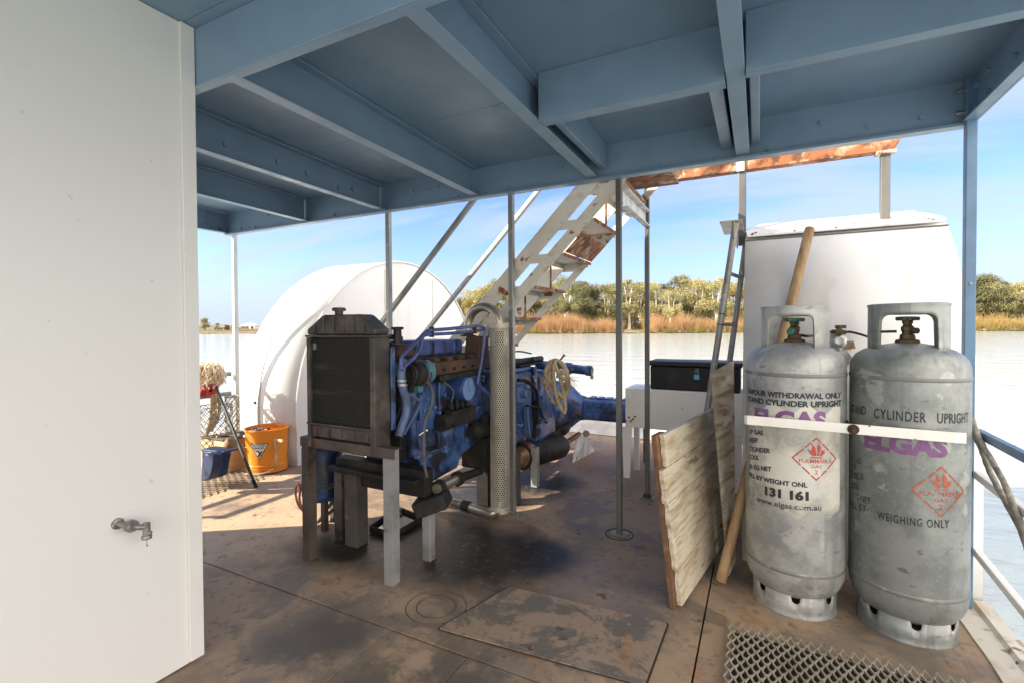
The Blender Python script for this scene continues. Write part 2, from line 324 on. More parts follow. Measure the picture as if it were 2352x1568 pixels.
m_board = mat('weathered_cream_timber', (.62, .55, .425), .75, layers=[lay((.42, .335, .22), 7, .42, .66, st=(3, .35, 3)), lay((.22, .165, .11), 26, .56, .66, st=(1.5, .06, 1.5), d=8, seed=2, amt=.55), lay((.20, .135, .085), 9, .66, .70, st=(1, .16, 1), d=9, seed=5, amt=.8), lay((.38, .31, .22), 60, .57, .67, st=(1, .04, 1), d=4, seed=6, amt=.4), lay((.68, .61, .47), 12, .58, .72, st=(1, .4, 1), seed=8, amt=.6)], bump=[dict(s=7, k=.6, dist=.006, st=(8, .7, 8)), dict(s=40, k=.2)])
m_boardedge = mat('dark_timber_edge', (.15, .075, .04), .8, layers=[lay((.30, .16, .08), 9, .45, .7), lay((.05, .03, .02), 12, .55, .7)], bump=[dict(s=30, k=.5)])
m_ribbed = mat('ribbed_aluminium', (.46, .41, .34), .45, .5, layers=[lay((.24, .17, .12), 9, .44, .60, st=(.3, .3, 2.2), dist=.6, d=3), lay((.34, .28, .22), 6, .45, .7), lay((.62, .60, .56), 4, .5, .7, st=(1, 1, 3))])
m_alu = mat('worn_aluminium', (.30, .29, .27), .5, .45, layers=[lay((.20, .19, .17), 8, .42, .7), lay((.56, .55, .52), 12, .6, .75)], bump=[dict(s=50, k=.08)])
m_bluegrey = mat('grimy_blue_grey_hose', (.075, .115, .225), .45, layers=[lay((.04, .06, .13), 7, .42, .66), lay((.03, .028, .03), 10, .56, .68, amt=.8)], bump=[dict(s=40, k=.1)])
m_brhose = mat('dull_grey_hose', (.10, .092, .082), .6, layers=[lay((.05, .045, .04), 12, .5, .7)])
m_filtercap = mat('pale_blue_filter_cap', (.13, .22, .42), .35, layers=[lay((.07, .13, .30), 12, .5, .7)])
m_navy = mat('navy_filter_paint', (.018, .045, .15), .35, layers=[lay((.012, .025, .08), 9, .45, .7)])
m_rocker = mat('violet_blue_cover_paint', (.065, .09, .27), .4, layers=[lay((.10, .13, .32), 8, .5, .7), lay((.10, .075, .06), 10, .60, .70)])
m_rope = mat('tan_rope', (.46, .36, .23), .85, layers=[lay((.30, .22, .13), 30, .42, .7), lay((.58, .49, .35), 40, .55, .72)], bump=[dict(s=120, k=.4)])
m_greyrope = mat('weathered_grey_rope', (.30, .28, .235), .9, layers=[lay((.18, .16, .13), 30, .42, .7), lay((.44, .41, .34), 40, .58, .72)], bump=[dict(s=120, k=.4)])
m_orange = mat('orange_plastic', (.86, .30, .025), .35, layers=[lay((.72, .22, .02), 5, .45, .75), lay((.5, .2, .06), 20, .68, .76, amt=.5)])
m_signwhite = mat('white_sign_print', (.82, .80, .74), .5)
m_signblack = mat('black_sign_print', (.02, .02, .02), .5)
m_brick = mat('sandstone_brick', (.72, .54, .31), .9, layers=[lay((.58, .41, .22), 9, .42, .7), lay((.66, .52, .32), 24, .58, .74)], bump=[dict(s=60, k=.4, dist=.005)])
m_slate = mat('dark_plate', (.075, .058, .045), .6, layers=[lay((.13, .10, .07), 9, .45, .7)], bump=[dict(s=40, k=.2)])
m_bluecrate = mat('deep_blue_plastic', (.004, .018, .075), .45, layers=[lay((.015, .05, .16), 10, .5, .72)])
m_mop = mat('cream_mop_cotton', (.78, .66, .50), .9, layers=[lay((.46, .33, .21), 30, .45, .7)])
m_redcloth = mat('red_cloth_band', (.55, .06, .05), .8, layers=[lay((.40, .04, .04), 20, .45, .7)])
m_handle = mat('dark_varnished_handle', (.035, .05, .045), .3, coat=.3)
m_net = mat('galvanised_net_wire', (.34, .30, .24), .5, .4, layers=[lay((.20, .13, .08), 14, .5, .7)])
m_mesh = mat('expanded_steel_mesh', (.50, .46, .38), .42, .5, layers=[lay((.34, .28, .20), 9, .42, .7), lay((.52, .50, .45), 14, .6, .75)])
m_tread = mat('pale_tread_plate', (.66, .63, .57), .5, .2, layers=[lay((.50, .45, .38), 5, .42, .7)], bump=[dict(s=16, k=1.0, dist=.01, kind='voronoi')])
m_padblue = mat('bright_blue_padlock', (.03, .30, .55), .3, layers=[lay((.02, .20, .40), 30, .5, .7)])
m_chrome = mat('padlock_shackle', (.6, .6, .6), .2, 1.0)
m_tap = mat('dull_grey_tap', (.26, .255, .25), .42, .55, layers=[lay((.16, .155, .15), 30, .45, .7), lay((.70, .69, .67), 24, .62, .70)], bump=[dict(s=60, k=.2)])
m_oil = mat('black_oil', (.006, .006, .006), .05)
m_copper = mat('warm_brown_steel', (.30, .18, .10), .4, .6, layers=[lay((.12, .07, .04), 8, .45, .7)])
m_concrete = mat('grey_timber_block', (.07, .062, .050), .85, layers=[lay((.04, .035, .03), 7, .42, .7), lay((.18, .17, .155), 12, .66, .75)], bump=[dict(s=40, k=.3)])
m_redhose = mat('red_hose', (.42, .10, .09), .5, layers=[lay((.55, .30, .30), 14, .5, .7)])
m_gap = mat('deck_gap_shadow_steel', (.035, .028, .022), .9)

# ================================================================ SETTING: deck, water, terrain
m_deck = mat('worn_brown_deck_paint', (.36, .255, .170), .66, spec=.32, layers=[
    lay((.225, .175, .135), 2.2, .44, .56, d=12, seed=1, rg=.68),
    lay((.34, .245, .165), 3.0, .53, .62, d=12, seed=2, amt=.75, rg=.66),
    lay((.33, .165, .080), 3.4, .60, .645, d=12, seed=3, amt=.7, dist=.5, rg=.64),
    lay((.145, .118, .092), 2.4, .54, .60, d=12, seed=4, amt=.7, r=.45, dist=.6, rg=.66),
    lay((.20, .152, .130), 2.5, .38, .60, d=10, seed=9, amt=.7, r=.42, near=[((-.62, 2.2, 0), .33)]),
    lay((.56, .42, .28), 2.6, .28, .52, d=12, seed=14, amt=.8, rg=.64, near=[((-2.9, 1.75, 0), .75), ((-3.3, 2.3, 0), .6)]),
    lay((.30, .165, .10), 2.6, .30, .56, d=12, seed=15, amt=.7, rg=.64, near=[((-1.0, 4.2, 0), .8), ((-.5, 3.6, 0), .5)]),
    lay((.090, .078, .066), 3.2, .40, .53, d=12, seed=6, amt=.85, r=.45, rg=.66, near=[((-1.0, 1.2, 0), .45), ((-.80, 1.75, 0), .30), ((-1.5, 1.3, 0), .25)]),
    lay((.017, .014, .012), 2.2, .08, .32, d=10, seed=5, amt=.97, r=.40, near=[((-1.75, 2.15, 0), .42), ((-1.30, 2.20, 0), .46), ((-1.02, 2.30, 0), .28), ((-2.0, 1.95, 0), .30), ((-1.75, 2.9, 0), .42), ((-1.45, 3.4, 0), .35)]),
    lay((.05, .037, .028), 9, .62, .68, d=10, seed=7, amt=.75, rg=.65),
    lay((.13, .10, .078), 26, .56, .66, d=5, seed=12, amt=.45),
    lay((.40, .33, .26), 34, .66, .74, d=4, seed=8, amt=.3)],
    bump=[dict(s=4, k=.5, dist=.010, d=10), dict(s=34, k=.5, dist=.003, d=6, seed=3)])
deck = MB()
G = .0012
for (x0, x1, y0, y1, dz) in [(-4.3, -1.30, -.8, 1.462, 0), (-1.30, -.935, -.8, 1.462, -.0015), (-.935, -.20, -.8, 1.462, .001),
                             (-4.3, -.20, 1.466, 2.62, .0005), (-4.3, .735, 2.624, 5.5, -.001), (-.196, .735, -.8, 2.62, .002)]:
    deck.box(x0+G, x1-G, y0+G, y1-G, -.02, dz)
deck = deck.build('deck', m_deck, bevel=.0025, smooth=0, origin=(0, 0, 0)); deck['kind'] = 'structure'
MB().box(-4.35, .86, -.9, 5.6, -.62, -.03).build('hull', m_gap, deck)
g = MB()
pts = []
for i in range(36):
    y = -.8+i*.1; pts.append((.722+.018*mnoise.noise(V((y*4, 0, 3)))+.012*mnoise.noise(V((y*15, 0, 3))), y))
for i in range(35):
    (xa, ya), (xb, yb) = pts[i], pts[i+1]
    g.add([(xa, ya, .007), (.80, ya, .012), (.80, yb, .012), (xb, yb, .007), (xa, ya, -.01), (xb, yb, -.01)], [(0, 1, 2, 3), (0, 3, 5, 4)])
    g.add([(.80, ya, .012), (.812, ya, .026), (.86, ya, .026), (.868, ya, -.02), (.868, ya, -.5), (.80, yb, .012), (.812, yb, .026), (.86, yb, .026), (.868, yb, -.02), (.868, yb, -.5)],
          [(0, 1, 6, 5), (1, 2, 7, 6), (2, 3, 8, 7), (3, 4, 9, 8)])
m_gun = mat('peeling_white_edge_paint', (.66, .61, .52), .6, layers=[lay((.50, .40, .28), 7, .48, .7), lay((.24, .12, .055), 9, .58, .66, d=8), lay((.10, .06, .04), 16, .66, .72, d=6)], bump=[dict(s=18, k=.5, dist=.006)])
g.build('gunwale', m_gun, deck, smooth=20)
m_ringst = mat('ring_stain', (.09, .06, .042), .6)
g = MB()
for r in (.085, .13):
    g.tube([(-1.225+math.cos(a)*r, 1.67+math.sin(a)*r*.95, .001) for a in [2*math.pi*i/40 for i in range(41)]], .0022, 6, cap=False)
g.build('deck_fitting', m_ringst, deck)
g = MB()
for (cx, cy, r) in [(-.713, 2.735, .078)]:
    g.tube([(cx+math.cos(a)*r, cy+math.sin(a)*r, .0) for a in [2*math.pi*i/36 for i in range(37)]], .003, 6, cap=False)
g.build('weld_ring', m_gap, deck)
# hatch cover lying in the deck
hc = [V((-1.125, 1.545, 0)), V((-.335, 1.600, 0)), V((-.325, 1.985, 0)), V((-1.015, 1.945, 0))]
def rounded(poly, r, k=5):
    out = []; n = len(poly)
    for i in range(n):
        a, b, c = poly[i-1], poly[i], poly[(i+1) % n]
        p, q = b+(a-b).normalized()*r, b+(c-b).normalized()*r
        for j in range(k+1):
            t = j/k; out.append(p*(1-t)**2+b*2*t*(1-t)+q*t*t)
    return out
ctr = sum(hc, V((0, 0, 0)))/4
hatch = thing('hatch_cover', 'worn brown steel hatch cover with dark outline set flush in the deck', 'hatch', ctr)
MB().prism([p+V((0, 0, .0032)) for p in rounded([ctr+(p-ctr)*1.022 for p in hc], .018)], (0, 0, .001)).build('hatch_gap', m_gap, hatch, smooth=0)
m_hatch = mat('worn_hatch_paint', (.29, .21, .145), .6, spec=.32, layers=[
    lay((.115, .105, .092), 3.0, .48, .53, d=12, seed=4, amt=.85, dist=.6, rg=.66), lay((.34, .195, .105), 3.2, .585, .63, d=12, seed=12, dist=.5, amt=.75, rg=.64),
    lay((.31, .25, .19), 5, .54, .62, d=12, seed=3, amt=.6, rg=.66), lay((.05, .04, .035), 9, .63, .68, d=10, seed=7, amt=.8), lay((.13, .10, .08), 26, .55, .65, d=5, seed=2, amt=.5), lay((.42, .35, .28), 34, .64, .72, d=4, seed=8, amt=.5)], bump=[dict(s=4, k=.5, dist=.010, d=10), dict(s=34, k=.5, dist=.003, d=6)])
MB().prism([p+V((0, 0, .003)) for p in rounded(hc, .014)], (0, 0, .004)).build('hatch_plate', m_hatch, hatch, bevel=.0012, smooth=0)

WZ = -.55
m_water = mat('river_water', (.50, .555, .515), .06, spec=.5, bump=[dict(s=.30, k=.3, dist=.4, st=(1, 2.2, 1), d=3, rot=(0, 0, R(15))), dict(s=1.6, k=.38, dist=.12, st=(1, 2.4, 1), d=5, rot=(0, 0, R(20))), dict(s=7, k=.4, dist=.025, d=4, st=(1, 1.8, 1))])
wt = MB().add([(-2500, -900, WZ), (2500, -900, WZ), (2500, 3500, WZ), (-2500, 3500, WZ)], [(0, 1, 2, 3)]).build('water', m_water, origin=(0, 0, WZ), smooth=0)
wt['kind'] = 'structure'
# far bank: one sheet rising from the water's edge
bankline = [(-1500, 160), (-500, 165), (200, 172), (420, 176), (560, 178), (700, 172), (900, 150), (1050, 134), (1200, 127), (1400, 124), (1600, 124), (1750, 124), (1900, 126), (2100, 130), (2240, 128), (2450, 130), (2900, 120)]
bank = [far(u, d, WZ-.05) for u, d in bankline]
g = MB(); rows = [(0, 0), (2.5, .55), (8, .9), (40, 1.6), (400, 6), (2500, 8)]
vs = []
for d, h in rows:
    for p in bank:
        dr = V((p.x, p.y, 0)).normalized(); vs.append(V((p.x, p.y, WZ-.05+h))+dr*d + V((0, 0, .25*mnoise.noise(p*.2)*(1 if d else 0))))
n = len(bank)
g.add(vs, [(i*n+j, (i+1)*n+j, (i+1)*n+j+1, i*n+j+1) for i in range(len(rows)-1) for j in range(n-1)])
m_bank = mat('bank_earth', (.16, .125, .06), .9, layers=[lay((.10, .10, .035), .12, .42, .65), lay((.24, .19, .11), .4, .6, .75)], bump=[dict(s=1, k=.4, dist=.3)])
b = g.build('far_bank', m_bank, origin=(0, 0, 0), smooth=60); b['kind'] = 'structure'

# ================================================================ ROOF
ZB, ZC = 2.035, 2.225
roof = thing('roof', 'blue grey painted steel roof with channel beams over the open deck', 'roof', (-1.7, 1.5, ZC))
def zc(y): return 2.262-.030*(max(y, 1.0)-1.0)
def slab(g, x0, x1, ys, za, zb_):      # a strip that follows the slope of the roof between offsets za and zb_ from it (za a number = a level underside)
    for ya, yb in zip(ys, ys[1:]):
        lo = (lambda y: za) if za > 1 else (lambda y: zc(y)+za)
        g.prism([(x0, ya, lo(ya)), (x0, yb, lo(yb)), (x0, yb, zc(yb)+zb_), (x0, ya, zc(ya)+zb_)], (x1-x0, 0, 0))
    return g
g = MB()
for (x0, x1, y0, y1) in [(-4.25, -2.44, 1.0, 2.0), (-4.25, -2.44, 2.003, 2.69), (-2.437, -.86, 1.0, 2.0), (-2.437, -.86, 2.003, 2.69), (-.857, .82, 1.0, 1.86), (-.857, .82, 1.863, 2.69), (-4.25, .82, -2.0, .998)]:
    slab(g, x0, x1, (y0, y1), 0, .02)
g.build('roof_panel', m_roof, roof, smooth=0, bevel=.001)
def channel_y(x, y0, y1, fl=.06, top=.05, t=.007):
    g = MB(); zl = lambda y: ZB+.014*(2.6-y); g.prism([(x, y0, zl(y0)), (x, y1, zl(y1)), (x, y1, zc(y1)-.001), (x, y0, zc(y0)-.001)], (t, 0, 0)); g.prism([(x+t, y0, zl(y0)), (x+t, y1, zl(y1)), (x+t, y1, zl(y1)+t), (x+t, y0, zl(y0)+t)], (fl-t, 0, 0)); slab(g, x+t, x+top, (y0, y1), -.012, -.002); return g
for x in (-3.22, -2.44, -1.655, -.875, -.105):
    channel_y(x, 1.048, 2.675).build('beam', m_roof, roof, bevel=.0025, smooth=0)
def channel_x(y, x0, x1, fl=.055, t=.008, zb=ZB):
    g = MB(); g.box(x0, x1, y, y+t, zb, zc(y)-.002); g.box(x0, x1, y+t, y+fl, zb, zb+t); return g
channel_x(1.036, -4.2, .77, .042, zb=2.056).build('beam', m_roof, roof, bevel=.0025, smooth=0)
channel_x(1.835, -.812, -.108, .06).build('beam', m_roof, roof, bevel=.0025, smooth=0)
channel_x(1.80, -.043, .775, .05).build('beam', m_roof, roof, bevel=.0025, smooth=0)
g = MB(); g.box(-4.22, .80, 2.685, 2.695, ZB-.006, zc(2.7)+.02); g.box(-4.22, .80, 2.66, 2.684, ZB-.012, ZB-.004); g.box(-4.22, .80, 2.66, 2.712, ZB-.016, ZB-.0125)
for i in range(26):
    xb = -4.0+i*.185+random.uniform(-.04, .04); g.bolt((xb, 2.685, ZB+random.choice((.02, .05, .10))), (0, -1, 0), .011, .009)
g.build('beam', m_roof, roof, smooth=0)
for xs, sd in ((-4.22, 1), (.80, -1)):
    g = MB(); a, b_ = sorted((xs, xs+.009*sd)); slab(g, a, b_, (-2.0, 1.0, 2.684), ZB-.004, -.002)
    a, b_ = sorted((xs+.0095*sd, xs+.05*sd)); g.box(a, b_, -2.0, 2.655, ZB-.004, ZB+.005)
    for yb, zb in ((2.62, 2.07), (2.62, 2.16), (2.52, 2.09), (2.52, 2.17), (2.3, 2.12)): g.bolt((xs+.009*sd, yb, zb), (sd, 0, 0), .013, .016)
    g.build('beam', m_roof, roof, smooth=0, bevel=.0015)
for (x0, x1, y0, y1) in ((-.80, -.765, 1.90, 2.66), (-.172, -.122, 1.90, 2.66), (-.035, 0, 1.86, 2.66)):
    slab(MB(), x0, x1, (y0, y1), 2.075, -.001).build('packing_strip', m_roof, roof, bevel=.003, smooth=0)
g = MB()
for (x, y, z) in ((-2.4335, 1.55, 2.13), (-2.4335, 1.85, 2.13), (-2.4335, 2.05, 2.12), (-2.4335, 2.3, 2.10), (-2.4335, 2.42, 2.12)): g.bolt((x, y, z), (1, 0, 0), .016, .010)
g.build('bolt_head', m_roof, roof)
pth = smoothpath([(-1.98, 2.683, 2.135), (-2.0, 2.675, 2.12), (-2.04, 2.68, 2.125), (-2.07, 2.676, 2.11), (-2.12, 2.68, 2.10), (-2.17, 2.678, 2.075)], 5)
MB().tube(pth, .004, 6).build('paint_flake', m_roof, roof)

# ================================================================ CABIN
cab = thing('cabin', 'white painted cabin wall with plain corner strip at the left of the deck', 'cabin', (-2.83, 0, 0))
MB().box(-3.86, -1.80, -1.8, 1.03, .006, zc(0)-.002).build('wall', m_wall, cab, smooth=0, bevel=.002)
MB().box(-1.8, -1.789, .985, 1.033, .012, zc(0)-.004).build('corner_trim', m_wall, cab, smooth=0, bevel=.002)
tp = onx(270, 1205, -1.8)
tap = thing('tap', 'small dull grey tap sticking out of the white cabin wall', 'tap', tp)
y0, z0 = tp.y, tp.z+.005
MB().lathe([(.018, 0), (.017, .004), (.008, .006)], (-1.8, y0, z0), (1, 0, 0), n=20).build('wall_flange', m_tap, tap)
bd = V((.05, .055, -.030))
p0 = V((-1.797, y0, z0)); p1 = p0+V((.035, .012, -.006)); p2 = p0+V((.052, .034, -.014)); p3 = p0+V((.056, .052, -.018))
g = MB(); g.tube([p0, p1, p2, p3], [.008, .010, .009, .0085], 12); g.lathe([(.0, -.012), (.017, -.012), (.020, 0), (.016, .012), (0, .012)], p1+V((.006, .006, 0)), (.9, .3, .1), n=18)
g.build('tap_body', m_tap, tap)
g = MB(); g.cyl(p3+V((0, 0, .012)), p3+V((0, 0, -.036)), .0105, .0105, 14); g.lathe([(0, -.003), (.014, -.003), (.015, .004), (.013, .008), (0, .008)], p3+V((0, 0, -.036)), n=16); g.cyl(p3+V((0, 0, -.02)), p3+V((.012, .008, -.021)), .006, .006, 10)
g.build('spout', m_tap, tap)
MB().tube([p3+V((0, 0, -.038)), p3+V((.001, 0, -.058)), p3+V((.0, .001, -.062))], [.0012, .0012, .0035], 6).build('drip_wire', m_tap, tap)

# ================================================================ POSTS
m_palepost = mat('pale_post_paint', (.50, .55, .55), .45, layers=[lay((.36, .41, .42), 6, .42, .7, st=(1, 1, .3))])
def post(x, y, z0, z1, wd, m, label, plate=True, cham=.003, grp='posts holding up the roof'):
    t = thing('post', label, 'post', (x, y, z0), grp)
    MB().box(x-wd/2, x+wd/2, y-wd/2, y+wd/2, z0+.004, z1).build('post_tube', m, t, bevel=cham, smooth=0)
    if plate:
        g = MB().box(x-.045, x+.045, y-.032, y+.032, z0+.001, z0+.008)
        for sx in (-1, 1): g.bolt((x+.034*sx, y-.012, z0+.008), (0, 0, 1), .008, .006)
        g.build('foot_plate', m_galvpost, t, bevel=.001, smooth=0)
    return t
post(-2.405, 2.735, 0, ZC, .034, m_galvpost, 'bright galvanised post standing just behind the black radiator')
post(-1.40, 2.735, 0, ZC, .033, m_galvpost, 'galvanised post right beside the perforated exhaust guard')
post(-.713, 2.735, 0, ZC, .031, m_dullpost, 'dull grey post on a small foot plate in the middle of the open deck')
post(-4.19, 2.735, 0, ZC, .036, m_palepost, 'thin post at the far left edge above the orange bucket')
b = post(.775, 2.655, .004, ZC-.01, .036, m_bluepost, 'blue painted post at the right deck edge beside the gas cylinders', plate=False)
for q_, d_, r_, h_ in (((.775, 2.637, 1.36), (0, -1, 0), .006, .004), ((.757, 2.655, 2.07), (-1, 0, 0), .009, .03), ((.757, 2.655, 2.16), (-1, 0, 0), .009, .03)):
    MB().bolt(q_, d_, r_, h_).build('bolt', m_galvpost, b)
p = post(-.69, 3.40, 0, 2.17, .030, m_dullpost, 'slim dull post under the top of the rusty stairs', grp='posts holding up the roof')
MB().lathe([(.03, 0), (.026, .03), (.018, .035)], (-.69, 3.40, .0), n=10).build('weld_collar', m_engrust, p)

# ================================================================ PADDLE WHEEL COVERS
def cover(name, label, x0, x1, prof, seams, seamx, m, face):
    t = thing(name, label, 'wheel cover', ((x0+x1)/2, prof[0][0], 0), 'white paddle wheel covers')
    ns = len(prof)
    g = MB(); vs = [(x, y, z) for y, z in prof for x in (x0, x1)]
    g.add(vs, [(2*i, 2*i+1, 2*i+3, 2*i+2) for i in range(ns-1)])
    g.build('curved_shell', m, t, solid=.010, smooth=30)
    for xf, nm in ((x0+.012, 'side_panel'), (x1-.012, 'side_panel')):
        cz = .0; g = MB(); pl = [(xf, y, z) for y, z in prof]
        g.prism([(xf-.003, y, z) for y, z in prof], (.006, 0, 0)); g.build(nm, m, t, smooth=0)
    for ys in seams:
        zt = max(z for (y, z) in prof if abs(y-ys) < .16)
        MB().box(face-.008 if face > x0+.1 else face-.004, face+.004 if face > x0+.1 else face+.008, ys-.018, ys+.018, .02, zt-.10).build('panel_seam', m, t, bevel=.002, smooth=0)
    for xs in seamx:
        g = MB(); ctr = V((0, 4.33, .45)); vs = []
        for y, z in prof:
            d = V((0, y-4.33, max(z-.45, 0))).normalized(); o = d*.0062
            vs += [(xs-.02, y+o.y, z+o.z), (xs+.02, y+o.y, z+o.z)]
        g.add(vs, [(2*i, 2*i+1, 2*i+3, 2*i+2) for i in range(ns-1)]); g.build('panel_seam', m, t, solid=.004, smooth=30)
    return t
profL = [(4.33-1.475, .0), (4.33-1.475, .22)]+[(4.33-1.475*math.cos(a), .45+1.475*math.sin(a)) for a in [math.pi*i/48 for i in range(49)]]+[(4.33+1.475, .2), (4.33+1.475, 0)]
cl = cover('paddle_wheel_cover', 'white round topped paddle wheel cover behind the orange bucket', -4.30, -3.555, profL, (4.0, 4.85), (-4.06,), m_fender, -3.555)
# rolled rim along the arc of the inner side
g = MB(); g.tube([(-3.553, y, z) for y, z in profL[1:-1]], .009, 6); g.build('rim', m_white, cl)
g = MB(); g.tube([(-4.302, y, z) for y, z in profL[1:-1]], .007, 6); g.build('rim', m_white, cl)
MB().lathe([(0, .0), (.016, 0), (.014, .012), (0, .012)], (-4.1, 2.852, .52), (0, -1, 0), n=10).build('rusty_stud', m_engrust, cl)
profR = [(2.715, .0), (2.715, .35), (2.722, .6), (2.75, .85), (2.80, 1.02), (2.87, 1.2), (2.95, 1.36), (3.07, 1.56), (3.17, 1.675), (3.20, 1.70), (3.40, 1.765), (3.58, 1.83), (3.9, 1.86), (4.4, 1.80), (4.9, 1.55), (5.3, 1.1), (5.5, .6), (5.55, 0)]
cr = cover('paddle_wheel_cover', 'white paddle wheel cover with bolted bent top plate behind the gas cylinders', -.075, .845, profR, (), (), m_fender, -.075)
top = [(-.065, 3.185, 1.700), (.80, 3.185, 1.700), (.855, 3.235, 1.716), (.86, 3.33, 1.748), (.795, 3.60, 1.842), (.0, 3.60, 1.842), (-.075, 3.40, 1.772)]
up = V((0, -.31, .95)).normalized()
MB().prism([V(p)+up*.012 for p in top], up*.006).build('top_plate', m_white, cr, bevel=.0015, smooth=0)
g = MB()
for (x, y, z) in [(-.04, 3.22, 1.711), (-.035, 3.25, 1.722), (-.02, 3.28, 1.732), (.18, 3.24, 1.718), (.38, 3.24, 1.718), (.80, 3.24, 1.718), (.79, 3.27, 1.727), (.78, 3.30, 1.737), (.44, 3.31, 1.74), (.47, 3.31, 1.74), (.52, 3.31, 1.74), (.54, 3.31, 1.74)]:
    g.bolt(V((x, y, z))+up*.016, up, .008, .008)
g.build('bolt', m_slate, cr)
MB().box(-.079, .847, 3.176, 3.194, 1.688, 1.696).build('edge_strip', m_dullpost, cr, smooth=0)

# rusty gantry standing on the right cover
gt = thing('gantry', 'rust streaked overhead gantry beam on two grey posts above the right wheel cover', 'gantry', (0, 3.4, 2.2))
g = MB(); g.box(-.72, .665, 3.38, 3.388, 2.168, 2.262); g.box(-.72, .665, 3.3885, 3.45, 2.168, 2.178); g.box(-.72, .70, 3.34, 3.46, 2.2635, 2.275)
g.prism([(.666, 3.38, 2.168), (.666, 3.38, 2.262), (.72, 3.38, 2.262)], (0, .06, 0))
g.build('gantry_beam', m_rusty, gt, bevel=.002, smooth=0)
for x, z0 in ((-.098, 1.70), (.63, 1.782)):
    MB().box(x-.022, x+.022, 3.385, 3.428, z0, 2.166).build('gantry_post', m_dullpost, gt, bevel=.003, smooth=0)
MB().box(-.13, -.085, 3.366, 3.379, 2.16, 2.255).build('cleat', m_stair, gt, bevel=.003, smooth=0)
MB().box(.585, .675, 3.366, 3.45, 2.150, 2.166).build('cleat', m_stair, gt, bevel=.003, smooth=0)
g = MB().box(.55, .71, 3.36, 3.45, 1.776, 1.7819)
g.build('foot_plate', m_dullpost, gt, bevel=.001, smooth=0)

# ================================================================ STAIRS
st = thing('staircase', 'rusty white open tread staircase rising to the right behind the roof', 'stairs', (-1.7, 3.07, 0))
YN, YF = 2.80, 3.35
def slopebar(y, ca, cb, x0, x1, th=.008):
    return MB().prism([(x0, y, x0+ca), (x1, y, x1+ca), (x1, y, x1+cb), (x0, y, x0+cb)], (0, th, 0))
for y in (YN, YF):
    slopebar(y, 3.04, 2.895, -2.72, -.55).build('stringer_bar', m_stair, st, bevel=.0015, smooth=0)
    slopebar(y, 2.83 if y < 3 else 2.80, 2.73, -2.62, -.50 if y > 3 else -.62).build('stringer_bar', m_stair, st, bevel=.0015, smooth=0)
    for k in range(9):
        x = -.69-.1945*k; g = MB(); zt = x+2.728; zb_ = zt-.055; g.prism([(zt-2.90, y+.0085, zt), (zt-2.79, y+.0085, zt), (zb_-2.79, y+.0085, zb_), (zb_-2.90, y+.0085, zb_)], (0, .007, 0)); g.build('tread_bracket', m_stair, st, smooth=0)
g = MB()
for k in range(10):
    x = -.69-.1945*k; z = x+2.722
    if z < .15: break
    MB().box(x-.2, x, YN+.017, YF-.002, z, z+.006).build('tread', m_stair, st, smooth=0)
    MB().box(x+.0005, x+.005, YN+.017, YF-.002, z-.014, z+.007).build('tread_nosing', m_rusty, st, smooth=0)
    g2 = MB(); g2.box(x-.2, x-.194, YN+.017, YF-.002, z-.03, z-.0005); g2.box(x-.19, x-.01, YF-.03, YF-.0255, z-.03, z-.0005)
    g2.build('tread_edge', m_stair, st, smooth=0)
    if k > 0: MB().bar((x-.002, 3.08, z+.006), (x-.002, 3.08, z+.165), .010, .010, (1, 0, 0)).build('tread_rod', m_rusty, st, smooth=0)
for (xa, xb) in ((-1.07, -.965),):
    MB().prism([(xa, YN+.02, xa+2.727), (xb, YN+.02, xb+2.727), (xb+.004, YN+.02, xb+2.721), (xa+.004, YN+.02, xa+2.721)], (0, YF-YN-.04, 0)).build('rusty_brace', m_rusty, st, smooth=0)
for y, c in ((YN+.02, 3.785), (YF+.02, 3.715)):
    MB().bar((-2.78, y, -2.78+c), (-.75, y, -.75+c), .034, .034).build('handrail', m_galvpost, st, bevel=.006, smooth=0)
    for x in (-2.62,):
        MB().box(x-.014, x+.014, y-.014, y+.014, x+2.9, x+c-.024).build('rail_post', m_galvpost, st, bevel=.002, smooth=0)
g = MB(); g.box(-.70, -.694, 2.752, 3.38, 1.868, 1.972); g.box(-.6935, -.66, 2.752, 3.38, 1.868, 1.875); g.box(-.6935, -.66, 2.752, 3.38, 1.965, 1.972)
g.box(-.706, -.7005, 2.752, 3.38, 1.875, 1.965)
m_chan = mat('flaking_white_channel', (.66, .655, .64), .5, layers=[lay((.48, .475, .46), 12, .42, .62, st=(1, 1, .3)), lay((.30, .28, .26), 20, .62, .72)], bump=[dict(s=40, k=.2)])
g.build('landing_channel', m_chan, st, bevel=.0015, smooth=0)
MB().box(-1.05, -.47, YN+.02, YF-.02, 2.12, 2.13).build('landing_plate', m_rusty, st, smooth=0)

# ================================================================ RADIATOR ON ITS STAND
rad = thing('radiator', 'black radiator with ribbed tank on a rusty stand in front of the blue engine', 'radiator', (-1.81, 1.75, 0))
FX0, FX1, FY = -2.03, -1.585, 1.70
g = MB().box(FX0+.02, FX1-.03, FY+.014, FY+.075, .722, 1.157); g.build('core', m_radcore, rad, smooth=0)
g = MB()
for i in range(64):
    x = FX0+.024+i*(FX1-FX0-.058)/63; g.box(x-.0008, x+.0008, FY+.0105, FY+.0138, .724, 1.155)
for i in range(20):
    z = .735+i*.0218; g.box(FX0+.022, FX1-.032, FY+.0085, FY+.0103, z-.0008, z+.0008)
g.build('core_fins', mat('radiator_fins', (.035, .033, .028), .5, layers=[lay((.10, .095, .08), 6, .58, .74, st=(.4, 1, 3))]), rad, smooth=0)
pr_ = [(FX0, 1.158), (FX1, 1.158), (FX1+.004, 1.185), (FX1-.085, 1.250), (FX1-.10, 1.256), (FX0+.115, 1.256), (FX0+.10, 1.250), (FX0-.004, 1.185)]
